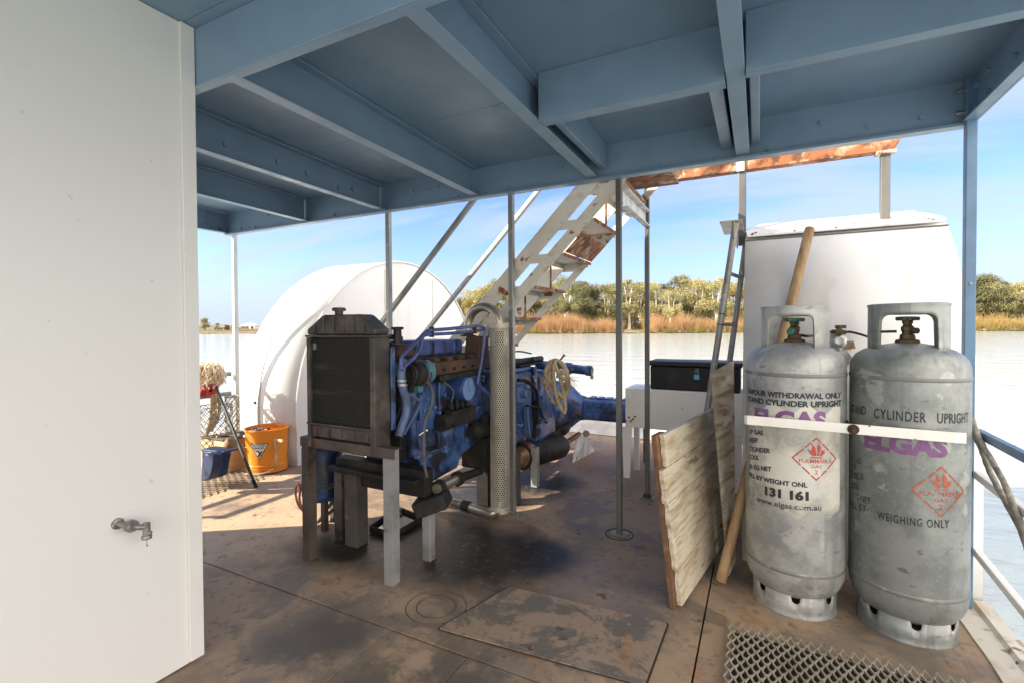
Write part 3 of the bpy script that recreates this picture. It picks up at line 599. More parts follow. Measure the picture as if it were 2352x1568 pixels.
MB().prism([(x, FY, z) for x, z in pr_], (0, .10, 0)).build('top_tank', m_radtank, rad, bevel=.008, smooth=30)
g = MB()
for i in range(6):
    x = FX0+.055+i*.065; zt = 1.245 if .09 < x-FX0 < .35 else 1.205
    g.box(x-.006, x+.006, FY-.006, FY-.0005, 1.165, zt)
g.box(FX0-.006, FX1+.006, FY-.010, FY+.106, 1.147, 1.157); g.build('tank_rib', m_radtank, rad, bevel=.002, smooth=0)
MB().box(FX0+.002, FX1-.002, FY+.001, FY+.095, .648, .712).build('bottom_tank', m_radtank, rad, bevel=.010, smooth=30)
g = MB()
for i in range(5): x = FX0+.05+i*.085; g.box(x-.011, x+.011, FY-.005, FY+.0005, .655, .705)
g.box(FX0-.006, FX1+.004, FY-.008, FY+.10, .712, .721); g.build('tank_rib', m_radtank, rad, bevel=.002, smooth=0)
for x0, x1 in ((FX0-.004, FX0+.018), (FX1-.028, FX1+.002)):
    MB().box(x0, x1, FY-.004, FY+.10, .6, 1.146).build('side_frame', m_radtank, rad, bevel=.003, smooth=0)
MB().box(FX1+.003, FX1+.012, FY+.102, FY+.128, .70, 1.10).build('shroud_edge', m_lightblue, rad, bevel=.001, smooth=0)
MB().box(FX0+.02, FX1, FY+.115, FY+.122, .70, 1.12).build('fan_shroud', m_grease, rad, smooth=0)
MB().lathe([(.020, 0), (.020, .018), (.033, .020), (.034, .030), (.028, .036), (0, .037)], (-1.862, FY+.05, 1.256), n=24).build('radiator_cap', m_radtank, rad)
MB().box(-1.998, -1.975, FY+.0065, FY+.008, 1.085, 1.117).build('small_tag', mat('grey_tag', (.20, .19, .18), .5), rad, smooth=0)
c = ony(*E1(1150, 440), FY+.15)
g = MB(); g.lathe([(.0, -.05), (.021, -.05), (.020, .015), (.030, .017), (.031, .028), (0, .030)], c, n=20); g.cyl(c+V((-.08, -.04, -.02)), c+V((0, 0, -.02)), .013, .013, 10)
g.build('filler_neck', m_black, rad)
a, b_ = ony(*E1(985, 560), FY+.07), ony(*E1(1175, 495), FY+.20)
g = MB(); g.tube(smoothpath([a, a.lerp(b_, .5)+V((0, 0, -.008)), b_], 5), .010, 10); g.lathe([(.014, -.008), (.015, .008), (0, .009)], b_, (b_-a), n=12); g.build('outlet_tube', m_dullpost, rad)
# stand
def angle_leg(g, x, y, z0, z1, wd=.05, t=.005, sx=1):
    g.box(min(x, x+wd*sx), max(x, x+wd*sx), y, y+t, z0, z1)
    a = x+wd*sx; g.box(min(a, a-t*sx), max(a, a-t*sx), y+t, y+wd, z0, z1); return g
g = MB().box(-2.095, -1.475, FY+.001, FY+.006, .592, .640); g.box(-2.095, -1.475, FY+.0065, FY+.05, .635, .640)
g.build('crossbar', m_angle, rad, bevel=.0015, smooth=0)
angle_leg(MB(), -2.092, FY+.007, .002, .633, .05).build('leg', m_angle, rad, bevel=.0012, smooth=0)
angle_leg(MB(), -1.548, FY+.007, .002, .633, .052).build('leg', m_paleiron, rad, bevel=.0012, smooth=0)

# ================================================================ ENGINE
eng = thing('engine', 'grimy blue diesel engine with gearbox and ribbed cross axle behind the radiator', 'engine', (-1.75, 2.9, .3))
EX = -1.60
def blk(nm, m, x0, x1, y0, y1, z0, z1, bv=.010): return MB().box(x0, x1, y0, y1, z0, z1).build(nm, m, eng, bevel=bv, smooth=30)
blk('block', m_engblue, -2.02, EX, 2.0, 2.70, .50, .94, .02)
g = MB()
for (y0, y1, z0, z1, d) in ((2.03, 2.16, .55, .90, .022), (2.20, 2.40, .70, .91, .018), (2.18, 2.44, .52, .66, .030), (2.46, 2.66, .50, .70, .034), (2.47, 2.60, .73, .76, .03), (2.05, 2.62, .655, .685, .012)):
    g.box(EX+.0005, EX+d, y0, y1, z0, z1)
g.build('side_cover', m_engblue, eng, bevel=.008, smooth=30)
g = MB(); rr = random.Random(3)
for i in range(46):
    y, z = rr.uniform(2.03, 2.68), rr.uniform(.49, .92); g.bolt((EX+.001, y, z), (1, 0, 0), .010, rr.uniform(.025, .05))
for y in (2.05, 2.12, 2.2, 2.28, 2.36, 2.44, 2.52): g.bolt((EX+.012, y, .49), (0, 0, -1), .009, .02)
g.build('bolt_head', m_lightblue, eng)
# injection pump with lines
g = MB(); g.box(EX+.03, EX+.10, 2.22, 2.46, .64, .73); g.cyl((EX+.065, 2.14, .675), (EX+.065, 2.22, .675), .045, .045, 18)
for i in range(4): g.cyl((EX+.065, 2.25+i*.055, .73), (EX+.065, 2.25+i*.055, .775), .014, .011, 10)
g.build('injection_pump', m_grease, eng, bevel=.006, smooth=30)
g = MB()
for i in range(4): g.tube(smoothpath([(EX+.065, 2.25+i*.055, .775), (EX+.07, 2.26+i*.055, .84), (EX+.03, 2.22+i*.09, .90), (EX+.02, 2.18+i*.12, .97)], 5), .004, 6)
g.build('injector_line', m_dullpost, eng)
# starter motor
g = MB(); g.cyl((EX+.07, 2.48, .565), (EX+.07, 2.72, .565), .055, .055, 20); g.cyl((EX+.10, 2.55, .635), (EX+.10, 2.68, .635), .026, .026, 14); g.cyl((EX+.07, 2.44, .565), (EX+.07, 2.48, .565), .035, .05, 20)
g.build('starter_motor', m_grease, eng, smooth=30)
# oil pan
pan = [(2.03, .512), (2.60, .512), (2.58, .46), (2.42, .43), (2.38, .365), (2.09, .350), (2.05, .42)]
MB().prism([(-1.98, y, z) for y, z in pan], (.40, 0, 0)).build('oil_pan', m_engblue, eng, bevel=.014, smooth=35)
MB().box(-2.0, EX+.012, 2.01, 2.64, .508, .522).build('pan_flange', m_lightblue, eng, bevel=.003, smooth=0)
MB().bolt((EX-.05, 2.30, .372), (0, 0, -1), .016, .03).build('drain_plug', m_lightblue, eng)
blk('cylinder_head', m_engrust, -1.98, -1.645, 2.0, 2.66, .945, 1.03, .008)
blk('rocker_cover_front', m_engrust, -1.93, -1.70, 1.99, 2.15, 1.031, 1.105, .018)
blk('rocker_cover', m_rocker, -1.93, -1.68, 2.155, 2.60, 1.031, 1.118, .018)
g = MB()
for y in (2.27, 2.39, 2.51): g.box(-1.935, -1.674, y-.018, y+.018, 1.03, 1.113)
g.build('cover_rib', m_engblue, eng, bevel=.006, smooth=30)
# exhaust manifold
g = MB(); g.box(-1.644, -1.535, 2.10, 2.60, .935, 1.005); g.prism([(-1.65, 2.555, .90), (-1.65, 2.68, .95), (-1.65, 2.68, 1.135), (-1.65, 2.58, 1.135), (-1.65, 2.555, 1.0)], (.115, 0, 0))
for i in range(4): g.box(-1.66, -1.56, 2.13+i*.125, 2.19+i*.125, 1.0, 1.03)
g.build('exhaust_manifold', m_engrust, eng, bevel=.010, smooth=30)
g = MB(); g.box(-1.66, -1.53, 2.14, 2.60, .90, .934)
for i in range(5): g.bolt((-1.53, 2.17+i*.10, .965), (1, 0, 0), .010, .012)
g.build('manifold_flange', m_grease, eng, bevel=.004, smooth=0)
# fan, belt and pulleys
g = MB()
for k in range(6):
    a = 2*math.pi*k/6+.3; d = V((math.cos(a), 0, math.sin(a))); s_ = V((-math.sin(a), .35, math.cos(a))).normalized()
    c0, c1 = V((-1.80, 1.885, .93))+d*.05, V((-1.80, 1.885, .93))+d*.195
    g.obox((c0+c1)/2, d*.073, s_*.034, d.cross(s_)*.0015)
g.cyl((-1.80, 1.86, .93), (-1.80, 1.91, .93), .05, .05, 20)
g.build('fan', m_teal, eng, smooth=0)
ac = onx(*E1(1345, 830), -1.555); ac = V((-1.555, ac.y, ac.z))
MB().lathe([(0, -.046), (.050, -.046), (.0632, -.038), (.0645, .012), (0, .013)], ac, (0, 1, 0), n=28).build('alternator_front', m_grease, eng)
g = MB(); g.lathe([(0, .0135), (.064, .014), (.064, .02), (.068, .022), (.068, .03), (.064, .032), (.064, .075), (.05, .09), (0, .092)], ac, (0, 1, 0), n=28)
g.obox(ac+V((.06, .03, .03)), (.012, 0, 0), (0, .022, 0), (0, 0, .022)); g.obox(ac+V((-.02, .03, -.07)), (.018, 0, 0), (0, .02, 0), (0, 0, .03))
g.build('alternator', m_teal, eng, smooth=35)
MB().lathe([(.0665, -.006), (.0695, -.006), (.0695, .006), (.0665, .006)], ac+V((0, .026, 0)), (0, 1, 0), n=28).build('alternator_band', m_engrust, eng)
MB().lathe([(0, -.03), (.038, -.03), (.046, -.024), (.034, -.012), (.046, 0), (.05, .006), (0, .008)], ac+V((0, -.05, 0)), (0, 1, 0), n=24).build('pulley', m_grease, eng)
MB().lathe([(0, -.03), (.075, -.03), (.082, -.02), (.066, -.008), (.082, .004), (0, .012)], (-1.80, 1.93, .62), (0, 1, 0), n=28).build('pulley', m_grease, eng)
g = MB(); hull_ = []
for c, r in (((-1.80, .62), .075), ((ac.x, ac.z), .042), ((-1.80, .93), .05)):
    for k in range(24): hull_.append((c[0]+r*math.cos(k*math.pi/12), c[1]+r*math.sin(k*math.pi/12)))
def convex(ps):
    ps = sorted(set(ps)); cr_ = lambda o, a, b: (a[0]-o[0])*(b[1]-o[1])-(a[1]-o[1])*(b[0]-o[0]); lo_, hi_ = [], []
    for q in ps:
        while len(lo_) > 1 and cr_(lo_[-2], lo_[-1], q) <= 0: lo_.pop()
        lo_.append(q)
    for q in reversed(ps):
        while len(hi_) > 1 and cr_(hi_[-2], hi_[-1], q) <= 0: hi_.pop()
        hi_.append(q)
    return lo_[:-1]+hi_[:-1]
cv = convex(hull_); g.tube([(x, 1.918, z) for x, z in cv]+[(cv[0][0], 1.918, cv[0][1])], .007, 6, cap=False); g.build('fan_belt', m_hose, eng)
# water pump housing / front timing case
g = MB(); g.box(-2.0, -1.64, 1.945, 1.999, .50, .93); g.cyl((-1.80, 1.91, .93), (-1.80, 2.0, .93), .065, .08, 22); g.box(-1.66, -1.585, 1.95, 2.02, .86, .95)
g.build('timing_case', m_grease, eng, bevel=.012, smooth=30)  # black colour also puts recess shade on the front of the engine
# fat coolant hose, thin lines
hp = lambda pts, X, f=E1: [onx(*f(*p), X) for p in pts]
MB().tube(smoothpath(hp([(1215, 700), (1193, 790), (1190, 890), (1210, 1000), (1240, 1100), (1238, 1220), (1200, 1330), (1165, 1450)], -1.525), 6), .0195, 14).build('coolant_hose', m_bluegrey, eng)
g = MB()
for p in ((1192, 905), (1200, 945)):
    c = onx(*E1(*p), -1.525); g.lathe([(.020, -.005), (.0235, -.005), (.0235, .005), (.020, .005)], c, (0, .1, 1), n=18)
g.build('hose_clamp', m_galvpost, eng)
MB().tube(smoothpath(hp([(1190, 790), (1188, 690), (1225, 635), (1330, 535), (1425, 440), (1480, 416), (1650, 402), (1880, 378), (1965, 378), (2003, 400), (2006, 460), (1975, 700), (1938, 900), (1945, 945), (1995, 1005), (2050, 1040)], -1.455), 6), .0092, 10).build('fuel_pipe', m_blueclean, eng)
MB().tube(smoothpath(hp([(1195, 800), (1220, 765), (1320, 670), (1365, 590), (1395, 490), (1445, 458), (1650, 447), (1880, 425), (1990, 408)], -1.46), 6), .0092, 10).build('fuel_pipe', m_blueclean, eng)
g = MB()
for p in ((1485, 420), (1905, 395)):
    c = onx(*E1(*p), -1.457); g.obox(c+V((0, 0, -.006)), (.013, 0, 0), (0, .005, 0), (0, 0, .026))
g.build('pipe_tie', m_hose, eng, bevel=.002)
MB().tube(smoothpath(hp([(1440, 915), (1480, 970), (1495, 1060), (1470, 1190), (1425, 1290), (1412, 1380), (1410, 1570), (1412, 1700), (1440, 1850)], -1.50), 6), .0075, 8).build('breather_hose', m_brhose, eng)
a, b_ = onx(*E1(1360, 1120), -1.545), onx(*E1(1200, 1430), -1.545)
MB().bar(a, b_, .012, .03, (1, 0, 0)).build('alternator_bracket', m_bluegrey, eng, bevel=.002, smooth=0)
a, b_ = onx(*E1(1350, 1300), -1.535), onx(*E1(1385, 1560), -1.535)
MB().bar(a, b_, .03, .010, (1, 0, 0)).build('stay', m_blueclean, eng, bevel=.002, smooth=0)
MB().tube(smoothpath(hp([(1250, 1030), (1330, 1080), (1375, 1120), (1290, 1290)], -1.54), 5), .010, 8).build('heater_hose', m_bluegrey, eng)
c = onx(*E1(1425, 1395), -1.50); MB().tube([c+V((0, -.05, -.012)), c, c+V((.01, 0, .004))], [.003, .003, .006], 8).build('dipstick', m_signwhite, eng)
# oil filter
fc = onx(*E1(1845, 985), -1.475)
g = MB(); g.lathe([(0, -.20), (.066, -.20), (.071, -.185), (.071, -.02), (.066, -.004), (.060, 0), (.0, .003)], fc, (1, 0, 0), n=30); g.build('oil_filter', m_navy, eng)
g = MB(); g.lathe([(0, .003), (.063, .002), (.0635, .006), (0, .009)], fc, (1, 0, 0), n=30); g.cyl(fc+V((.005, 0, 0)), fc+V((.022, 0, 0)), .012, .010, 6); g.obox(fc+V((.012, 0, .03)), (.003, 0, 0), (0, .010, 0), (0, 0, .028)); g.build('filter_cap', m_filtercap, eng, smooth=30)
# bell housing and gearbox
g = MB(); g.lathe([(.0, 0), (.27, 0), (.27, .025), (.25, .03), (.235, .12), (.20, .24), (.0, .24)], (-1.78, 2.705, .60), (0, 1, 0), n=36); g.build('bell_housing', m_engblue, eng, smooth=30)
g = MB(); g.box(-2.0, -1.56, 2.93, 3.40, .34, .86); g.build('gearbox', m_engblue, eng, bevel=.03, smooth=30, seg=3)
MB().box(-1.98, -1.545, 3.405, 3.46, .30, .885).build('gearbox_flange', m_engblue, eng, bevel=.012, smooth=30); MB().box(-1.97, -1.56, 2.915, 2.93, .33, .87).build('gearbox_flange', m_engblue, eng, bevel=.004, smooth=30)
g = MB(); g.box(-1.99, -1.54, 3.465, 3.85, .27, .84); g.build('transfer_case', m_engblue, eng, bevel=.05, smooth=30, seg=3)
g = MB(); g.lathe([(0, 0), (.10, 0), (.105, -.006), (.11, -.02)], (-1.525, 3.60, .55), (1, 0, 0), n=26)
for k in range(8): g.bolt((-1.54, 3.60+.125*math.cos(k*math.pi/4), .55+.125*math.sin(k*math.pi/4)), (1, 0, 0), .011, .016)
g.build('inspection_cover', m_engblue, eng)
g = MB(); rr = random.Random(5)
for i in range(30): g.bolt((-1.56, rr.uniform(2.95, 3.42), rr.uniform(.36, .84)), (1, 0, 0), .012, rr.uniform(.012, .03))
g.build('bolt_head', m_lightblue, eng)
# gearbox furniture
g = MB(); g.box(-1.558, -1.50, 3.02, 3.16, .66, .78); g.cyl((-1.52, 3.08, .72), (-1.46, 3.08, .72), .03, .026, 14); g.cyl((-1.52, 3.13, .77), (-1.47, 3.13, .77), .02, .018, 12); g.box(-1.558, -1.515, 3.22, 3.36, .40, .60); g.cyl((-1.53, 3.30, .45), (-1.45, 3.30, .45), .018, .022, 10)
g.build('control_valve', m_lightblue, eng, bevel=.006, smooth=30)
for pts, r, m in (([(575, 478), (630, 482), (680, 520), (712, 575), (718, 680), (716, 800)], .013, m_grease), ([(558, 520), (556, 600), (548, 760), (535, 930), (525, 1020)], .008, m_blueclean), ([(560, 800), (590, 815), (605, 800)], .010, m_lightblue), ([(640, 705), (655, 860), (668, 895)], .007, m_lightblue), ([(635, 665), (690, 672), (742, 680)], .008, m_grease)):
    MB().tube(smoothpath([onx(*E3(*p), -1.47) for p in pts], 6), r, 10).build('oil_pipe', m, eng)
g = MB(); c = onx(*E3(707, 740), -1.49); g.box(c.x-.02, c.x+.012, c.y-.025, c.y+.025, c.z-.16, c.z+.12); g.build('breather_box', m_grease, eng, bevel=.008, smooth=30)
g = MB(); g.box(-1.95, -1.58, 2.98, 3.42, .862, .895); g.build('top_cover', m_lightblue, eng, bevel=.010, smooth=30)
g = MB(); g.box(-1.86, -1.64, 3.02, 3.16, .896, .985); g.cyl((-1.66, 3.06, .90), (-1.66, 3.06, 1.035), .022, .018, 14); g.cyl((-1.75, 3.09, .985), (-1.75, 3.09, 1.03), .032, .03, 14); g.box(-1.72, -1.60, 2.96, 3.02, .90, .955)
g.build('shift_tower', m_engblue, eng, bevel=.010, smooth=30)
g = MB(); g.box(-1.80, -1.56, 3.18, 3.62, .898, .915); g.box(-1.72, -1.60, 3.20, 3.34, .915, .955); g.box(-1.70, -1.62, 3.44, 3.56, .915, .945); g.cyl((-1.60, 3.12, .935), (-1.60, 3.66, .935), .024, .024, 14); g.cyl((-1.70, 3.27, .955), (-1.70, 3.27, .985), .03, .03, 12); g.bolt((-1.57, 3.4, .95), (1, 0, 0), .02, .02)
g.build('linkage', m_grease, eng, bevel=.008, smooth=30)
MB().tube(smoothpath([(-1.75, 3.20, .97), (-1.72, 3.28, 1.0), (-1.66, 3.38, 1.005), (-1.60, 3.46, .985)], 5), .006, 8).build('cable', m_hose, eng)
a, b_ = ony(*E3(922, 388), 3.62), ony(*E3(1120, 412), 3.62)
g = MB(); d = (b_-a).normalized(); L_ = (b_-a).length
g.lathe([(0, -.25), (.036, -.25), (.038, 0), (.045, .002), (.045, .05), (.036, .056), (.034, L_-.05), (.040, L_-.045), (.040, L_-.01), (.032, L_), (0, L_)], a, d, n=22); g.build('shift_cylinder', m_engblue, eng)
g = MB(); g.bolt(b_+V((0, -.01, -.03)), (0, 0, -1), .012, .03); g.bolt(a.lerp(b_, .33)+V((0, -.04, 0)), (0, -1, 0), .012, .012); g.build('cylinder_bolt', m_galvpost, eng)
a, b_ = ony(*E3(868, 350), 3.35), ony(*E3(908, 300), 3.35)
MB().tube([a+V((-.03, .05, -.12)), a, b_, b_+(b_-a)*.12], [.006, .006, .007, .013], 8).build('gear_lever', m_black, eng)
# differential and cross axle
DY, DZ = 4.25, .45
g = MB(); g.lathe([(0, -.42), (.13, -.42), (.20, -.34), (.235, -.22), (.245, -.10), (.23, .02), (.195, .10), (.15, .15), (.118, .19), (.108, .24), (0, .24)], (-1.66, DY, DZ), (1, 0, 0), n=36); g.build('differential', m_engblue, eng, smooth=35)
g = MB(); g.lathe([(0, 0), (.20, 0), (.21, -.04), (.18, -.30), (.12, -.42)], (-1.72, DY-.08, DZ), (0, 1, 0), n=30); g.build('differential_nose', m_engblue, eng, smooth=35)
g = MB()
for k in range(12): a = 2*math.pi*k/12; g.bolt((-1.645, DY+.215*math.cos(a), DZ+.215*math.sin(a)), (1, 0, 0), .014, .03)
g.build('bolt_head', m_lightblue, eng)
g = MB(); g.box(-1.43, -.085, DY-.085, DY+.085, DZ-.095, DZ+.095); g.build('axle_housing', m_engblue, eng, bevel=.02, smooth=30)
g = MB()
for i in range(17):
    x = -1.38+i*.076
    for z in (DZ+.055, DZ-.055): g.box(x, x+.056, DY-.097, DY-.0855, z-.022, z+.022)
    g.box(x, x+.056, DY-.06, DY+.06, DZ+.0955, DZ+.108)
g.build('axle_rib', m_engblue, eng, bevel=.004, smooth=30)
MB().lathe([(0, 0), (.03, 0), (.034, -.02), (.02, -.03)], onx(*E3(1078, 870), -1.45), (.6, -.8, .2), n=14).build('drain_plug', m_galvpost, eng)
g = MB(); g.box(-1.95, -1.58, 3.60, 4.10, .215, .29); g.ball((-1.70, DY-.1, DZ-.18), .16, .18, .10); g.build('grease_coated_sump', m_grease, eng, bevel=.02, smooth=40)
# mounts
def mount(p, wx, wy, z1, m, nm='mount_leg'): return MB().box(p.x-wx/2, p.x+wx/2, p.y-wy/2, p.y+wy/2, .002, z1).build(nm, m, eng, bevel=.003, smooth=0)
mount(onz(*E3(700, 1262)), .05, .05, .30, m_paleiron)
mount(onz(*E3(335, 1385)), .09, .09, .52, m_grease)
mount(onz(*E3(545, 1385)), .07, .07, .38, m_concrete)
mount(onz(*E2(612, 1090)), .06, .06, .42, m_angle)
mount(onz(*E2(752, 1148)), .09, .085, .42, m_concrete)
lp = onz(*E2(1460, 1300)); mount(lp, .05, .045, .27, m_paleiron)
MB().obox(lp+V((.01, .02, .295)), (.075, .03, .03), (-.03, .07, 0), (-.018, 0, .035)).build('mount_cap', m_grease, eng, bevel=.01, smooth=30)
g = MB(); g.box(-2.12, -1.50, 1.955, 2.03, .33, .47); g.box(-2.14, -1.52, 1.90, 1.95, .405, .43); g.build('crossmember', m_grease, eng, bevel=.006, smooth=0)
MB().box(-1.60, -1.46, 2.02, 2.09, .30, .345).build('mount_bracket', m_grease, eng, bevel=.006, smooth=0); MB().box(-1.70, -1.52, 2.60, 2.74, .30, .50).build('mount_bracket', m_grease, eng, bevel=.006, smooth=0)
# dark leg under the axle
MB().box(-.905, -.855, 4.285, 4.335, .002, .352).build('axle_support', m_boardedge, eng, bevel=.002, smooth=0)

# ---- exhaust
ex = thing('exhaust_pipe', 'shiny bent exhaust pipe inside a perforated steel guard beside the engine', 'exhaust', (-1.42, 2.6, .0))
GX, GY = -1.418, 2.60
rp = ony(*E1(1845, 500), 2.62); rp = V((rp.x, 2.62, 1.135))
rad_ = (GX-rp.x)/2
mid = V(((GX+rp.x)/2, (GY+2.62)/2, 1.20))
arc = [rp, V((rp.x, rp.y, 1.16))]+[mid+V((-rad_*math.cos(a), (GY-2.62)/2*(-math.cos(a)), rad_*1.0*math.sin(a))) for a in [math.pi*i/18 for i in range(19)]]+[V((GX, GY, 1.17))]
MB().tube(arc, .029, 18).build('upper_bend', m_steel, ex)
MB().tube([V((GX, GY, 1.168)), V((GX, GY, .13))], .0285, 16).build('inner_pipe', m_grease, ex)
MB().lathe([(.0, 0), (.052, 0), (.052, .008), (.033, .009), (.033, .02), (0, .02)], rp, n=20).build('flange', m_engrust, ex)
e0, e1, e2 = onz(*E2(1540, 700), .055), onz(*E2(1830, 775), .05), onz(*E2(2000, 830), .05)
pth = smoothpath([e0, e0.lerp(e1, .5), e1, e2, V((GX-.035, GY-.035, .055)), V((GX, GY, .10)), V((GX, GY, .16))], 6)
MB().tube(pth, .028, 16).build('floor_pipe', m_steel, ex)
c = e1; MB().lathe([(.0285, -.03), (.034, -.03), (.034, .03), (.0285, .03)], c, (e2-e1), n=18).build('clamp', m_grease, ex)
# guard: a tube of hexagon cells with a real hole in each
def hexguard(cx, cy, r, z0, z1, na, frac):
    g = MB(); da = 2*math.pi/na; pz = da*r*math.sqrt(3)/2; rows_ = int((z1-z0)/pz)
    for j in range(rows_):
        zc = z0+(j+.5)*pz
        for i in range(na):
            a0 = (i+.5*(j % 2))*da
            def P(u, v): a = a0+u/r; return V((cx+math.cos(a)*r, cy+math.sin(a)*r, zc+v))
            R_ = da*r/math.sqrt(3); o_ = len(g.v)
            out = [P(R_*math.sin(k*math.pi/3), R_*math.cos(k*math.pi/3)) for k in range(6)]
            inn = [P(R_*frac*math.sin(k*math.pi/3), R_*frac*math.cos(k*math.pi/3)) for k in range(6)]
            g.add(out+inn, [(k, (k+1) % 6, 6+(k+1) % 6, 6+k) for k in range(6)])
    return g
hexguard(GX, GY, .058, .10, 1.185, 26, .64).build('perforated_guard', m_dullsteel, ex, solid=.0025, smooth=60)
g = MB()
for z0, z1 in ((1.186, 1.212), (.072, .0995)): g.lathe([(.0575, z0), (.0595, z0), (.0595, z1), (.0575, z1), (.0575, z0)], (GX, GY, 0), n=30)
g.box(GX-.082, GX-.058, GY-.02, GY+.02, 1.155, 1.21); g.build('guard_collar', m_dullsteel, ex, smooth=30)
# second pipe low beside the engine
a, b_, c_ = onx(*E2(1530, 610), -1.47), onx(*E2(1740, 505), -1.47), onx(*E2(1960, 430), -1.50)
dp = thing('drive_pipe', 'short steel pipe with dark coupling sloping under the engine', 'pipe', a)
MB().tube([a, b_], .026, 16).build('pipe_tube', m_steel, dp)
MB().tube([b_, c_], .024, 14).build('pipe_sleeve', m_grease, dp)
g = MB()
for q in (a.lerp(b_, .15), b_): g.lathe([(.026, -.012), (.040, -.012), (.040, .012), (.026, .012)], q, b_-a, n=18)
g.build('coupling', m_grease, dp)
# silencer under the gearbox
a, b_ = onx(*E3(575, 1045), -1.60), onx(*E3(890, 960), -1.55); a.z = max(a.z, .13)
sl = thing('silencer', 'dark round silencer lying under the gearbox', 'silencer', (b_.x, b_.y, b_.z))
d = (b_-a).normalized(); L_ = (b_-a).length
MB().lathe([(0, 0), (.055, .0), (.095, .04), (.102, .06), (.102, L_-.05), (.09, L_-.01), (.03, L_), (0, L_)], a, d, n=28).build('silencer_can', m_grease, sl)
MB().lathe([(.0, -.02), (.05, -.018), (.106, .06), (.106, .13), (.103, .13)], a, d, n=28).build('end_cone', m_copper, sl)
MB().tube([b_, b_+d*.14+V((.04, 0, .05)), b_+d*.24+V((.07, 0, .09))], .022, 12).build('outlet_pipe', m_copper, sl)
# white wedge bracket
p0, p1, p2 = onz(*E3(985, 1085)), onz(*E3(1140, 1000)), onz(*E3(930, 1045))
ap = onx(*E3(1062, 893), (p0.x+p1.x)/2)
wb = MB().prism([p0, p1, V((ap.x+.02, ap.y, ap.z)), V((ap.x-.05, ap.y-.05, ap.z))], (-.02, .006, 0))
g2 = tag(wb.build('wedge_bracket', m_chan, bevel=.002, smooth=0), 'white triangular steel bracket standing under the rear of the gearbox', 'bracket')
# drip tray
tr = [onz(*E2(*p)) for p in ((880, 1035), (1120, 1095), (1395, 930), (1150, 830))]
ti = thing('drip_tray', 'shallow black oil drip tray on the deck under the engine', 'tray', sum(tr, V((0, 0, 0)))/4)
c = sum(tr, V((0, 0, 0)))/4
MB().prism([p+V((0, 0, .004)) for p in tr], (0, 0, .004)).build('tray_floor', m_grease, ti, smooth=0)
g = MB()
for i in range(4):
    a, b_ = tr[i], tr[(i+1) % 4]; g.bar(a+V((0, 0, .022)), b_+V((0, 0, .022)), .008, .034)
g.build('tray_rim', m_grease, ti, bevel=.002, smooth=0)
MB().prism([c+(p-c)*.93+V((0, 0, .010)) for p in tr], (0, 0, .006)).build('oil', m_oil, ti, smooth=0)

# rope coil hanging on the gear lever
def ropeobj(paths, r, m, name, label, cat, lobes=3, pitch=.05, grp=None):
    g = MB()
    for p in paths: g.tube(p, r, 12, lobes=lobes, pitch=pitch)
    return tag(g.build(name, m, smooth=60), label, cat, grp)
def ropepts(pts, Y, k=7): return smoothpath([ony(*E3(*p), Y+dy) for p, dy in pts], k)
YR = 3.26
loops = [
    [((845, 335), 0), ((800, 350), -.02), ((772, 420), -.03), ((765, 480), -.03), ((790, 560), -.03), ((830, 635), -.03), ((868, 650), -.03), ((890, 600), -.01), ((935, 500), .0), ((938, 430), .0), ((905, 360), .01), ((850, 330), .0)],
    [((850, 330), .01), ((815, 360), -.03), ((805, 440), -.045), ((830, 520), -.045), ((880, 580), -.045), ((910, 605), -.04), ((935, 560), -.03), ((945, 490), -.02), ((925, 410), -.01), ((880, 345), .0), ((842, 328), .01)],
    [((860, 328), -.01), ((835, 370), -.055), ((835, 450), -.06), ((845, 540), -.06), ((870, 640), -.06), ((908, 715), -.06), ((920, 690), -.05), ((915, 600), -.04), ((890, 480), -.05), ((860, 400), -.05), ((838, 335), -.02)],
    [((838, 330), 0), ((785, 390), -.045), ((775, 440), -.05), ((800, 480), -.05), ((780, 540), -.05), ((800, 560), -.045)],
    [((930, 430), -.02), ((890, 405), -.04), ((870, 430), -.045), ((900, 465), -.05), ((935, 450), -.05), ((905, 425), -.06), ((885, 450), -.06), ((930, 480), -.05), ((950, 500), -.04)]]
co = ropeobj([ropepts(l, YR) for l in loops], .0145, m_rope, 'rope_coil', 'coil of tan rope hanging over the blue gearbox lever', 'rope')
g = MB(); rr = random.Random(9); c = ony(*E3(940, 470), YR-.05)
for i in range(60):
    d = V((rr.uniform(-.3, 1), rr.uniform(-.5, .3), rr.uniform(-1, .1))).normalized()*rr.uniform(.03, .09); q = c+V((rr.gauss(0, .012), rr.gauss(0, .01), rr.gauss(0, .012)))
    g.tube([q, q+d*.6, q+d+V((0, 0, -.012))], .0009, 4)
g.build('frayed_end', m_rope, co); g = MB(); c = ony(*E3(795, 520), YR-.05)
for i in range(40):
    d = V((rr.uniform(-.6, .6), rr.uniform(-.5, .3), rr.uniform(-1, .5))).normalized()*rr.uniform(.02, .05); q = c+V((rr.gauss(0, .010), rr.gauss(0, .01), rr.gauss(0, .018)))
    g.tube([q, q+d], .0009, 4)
g.build('frayed_end', m_rope, co)

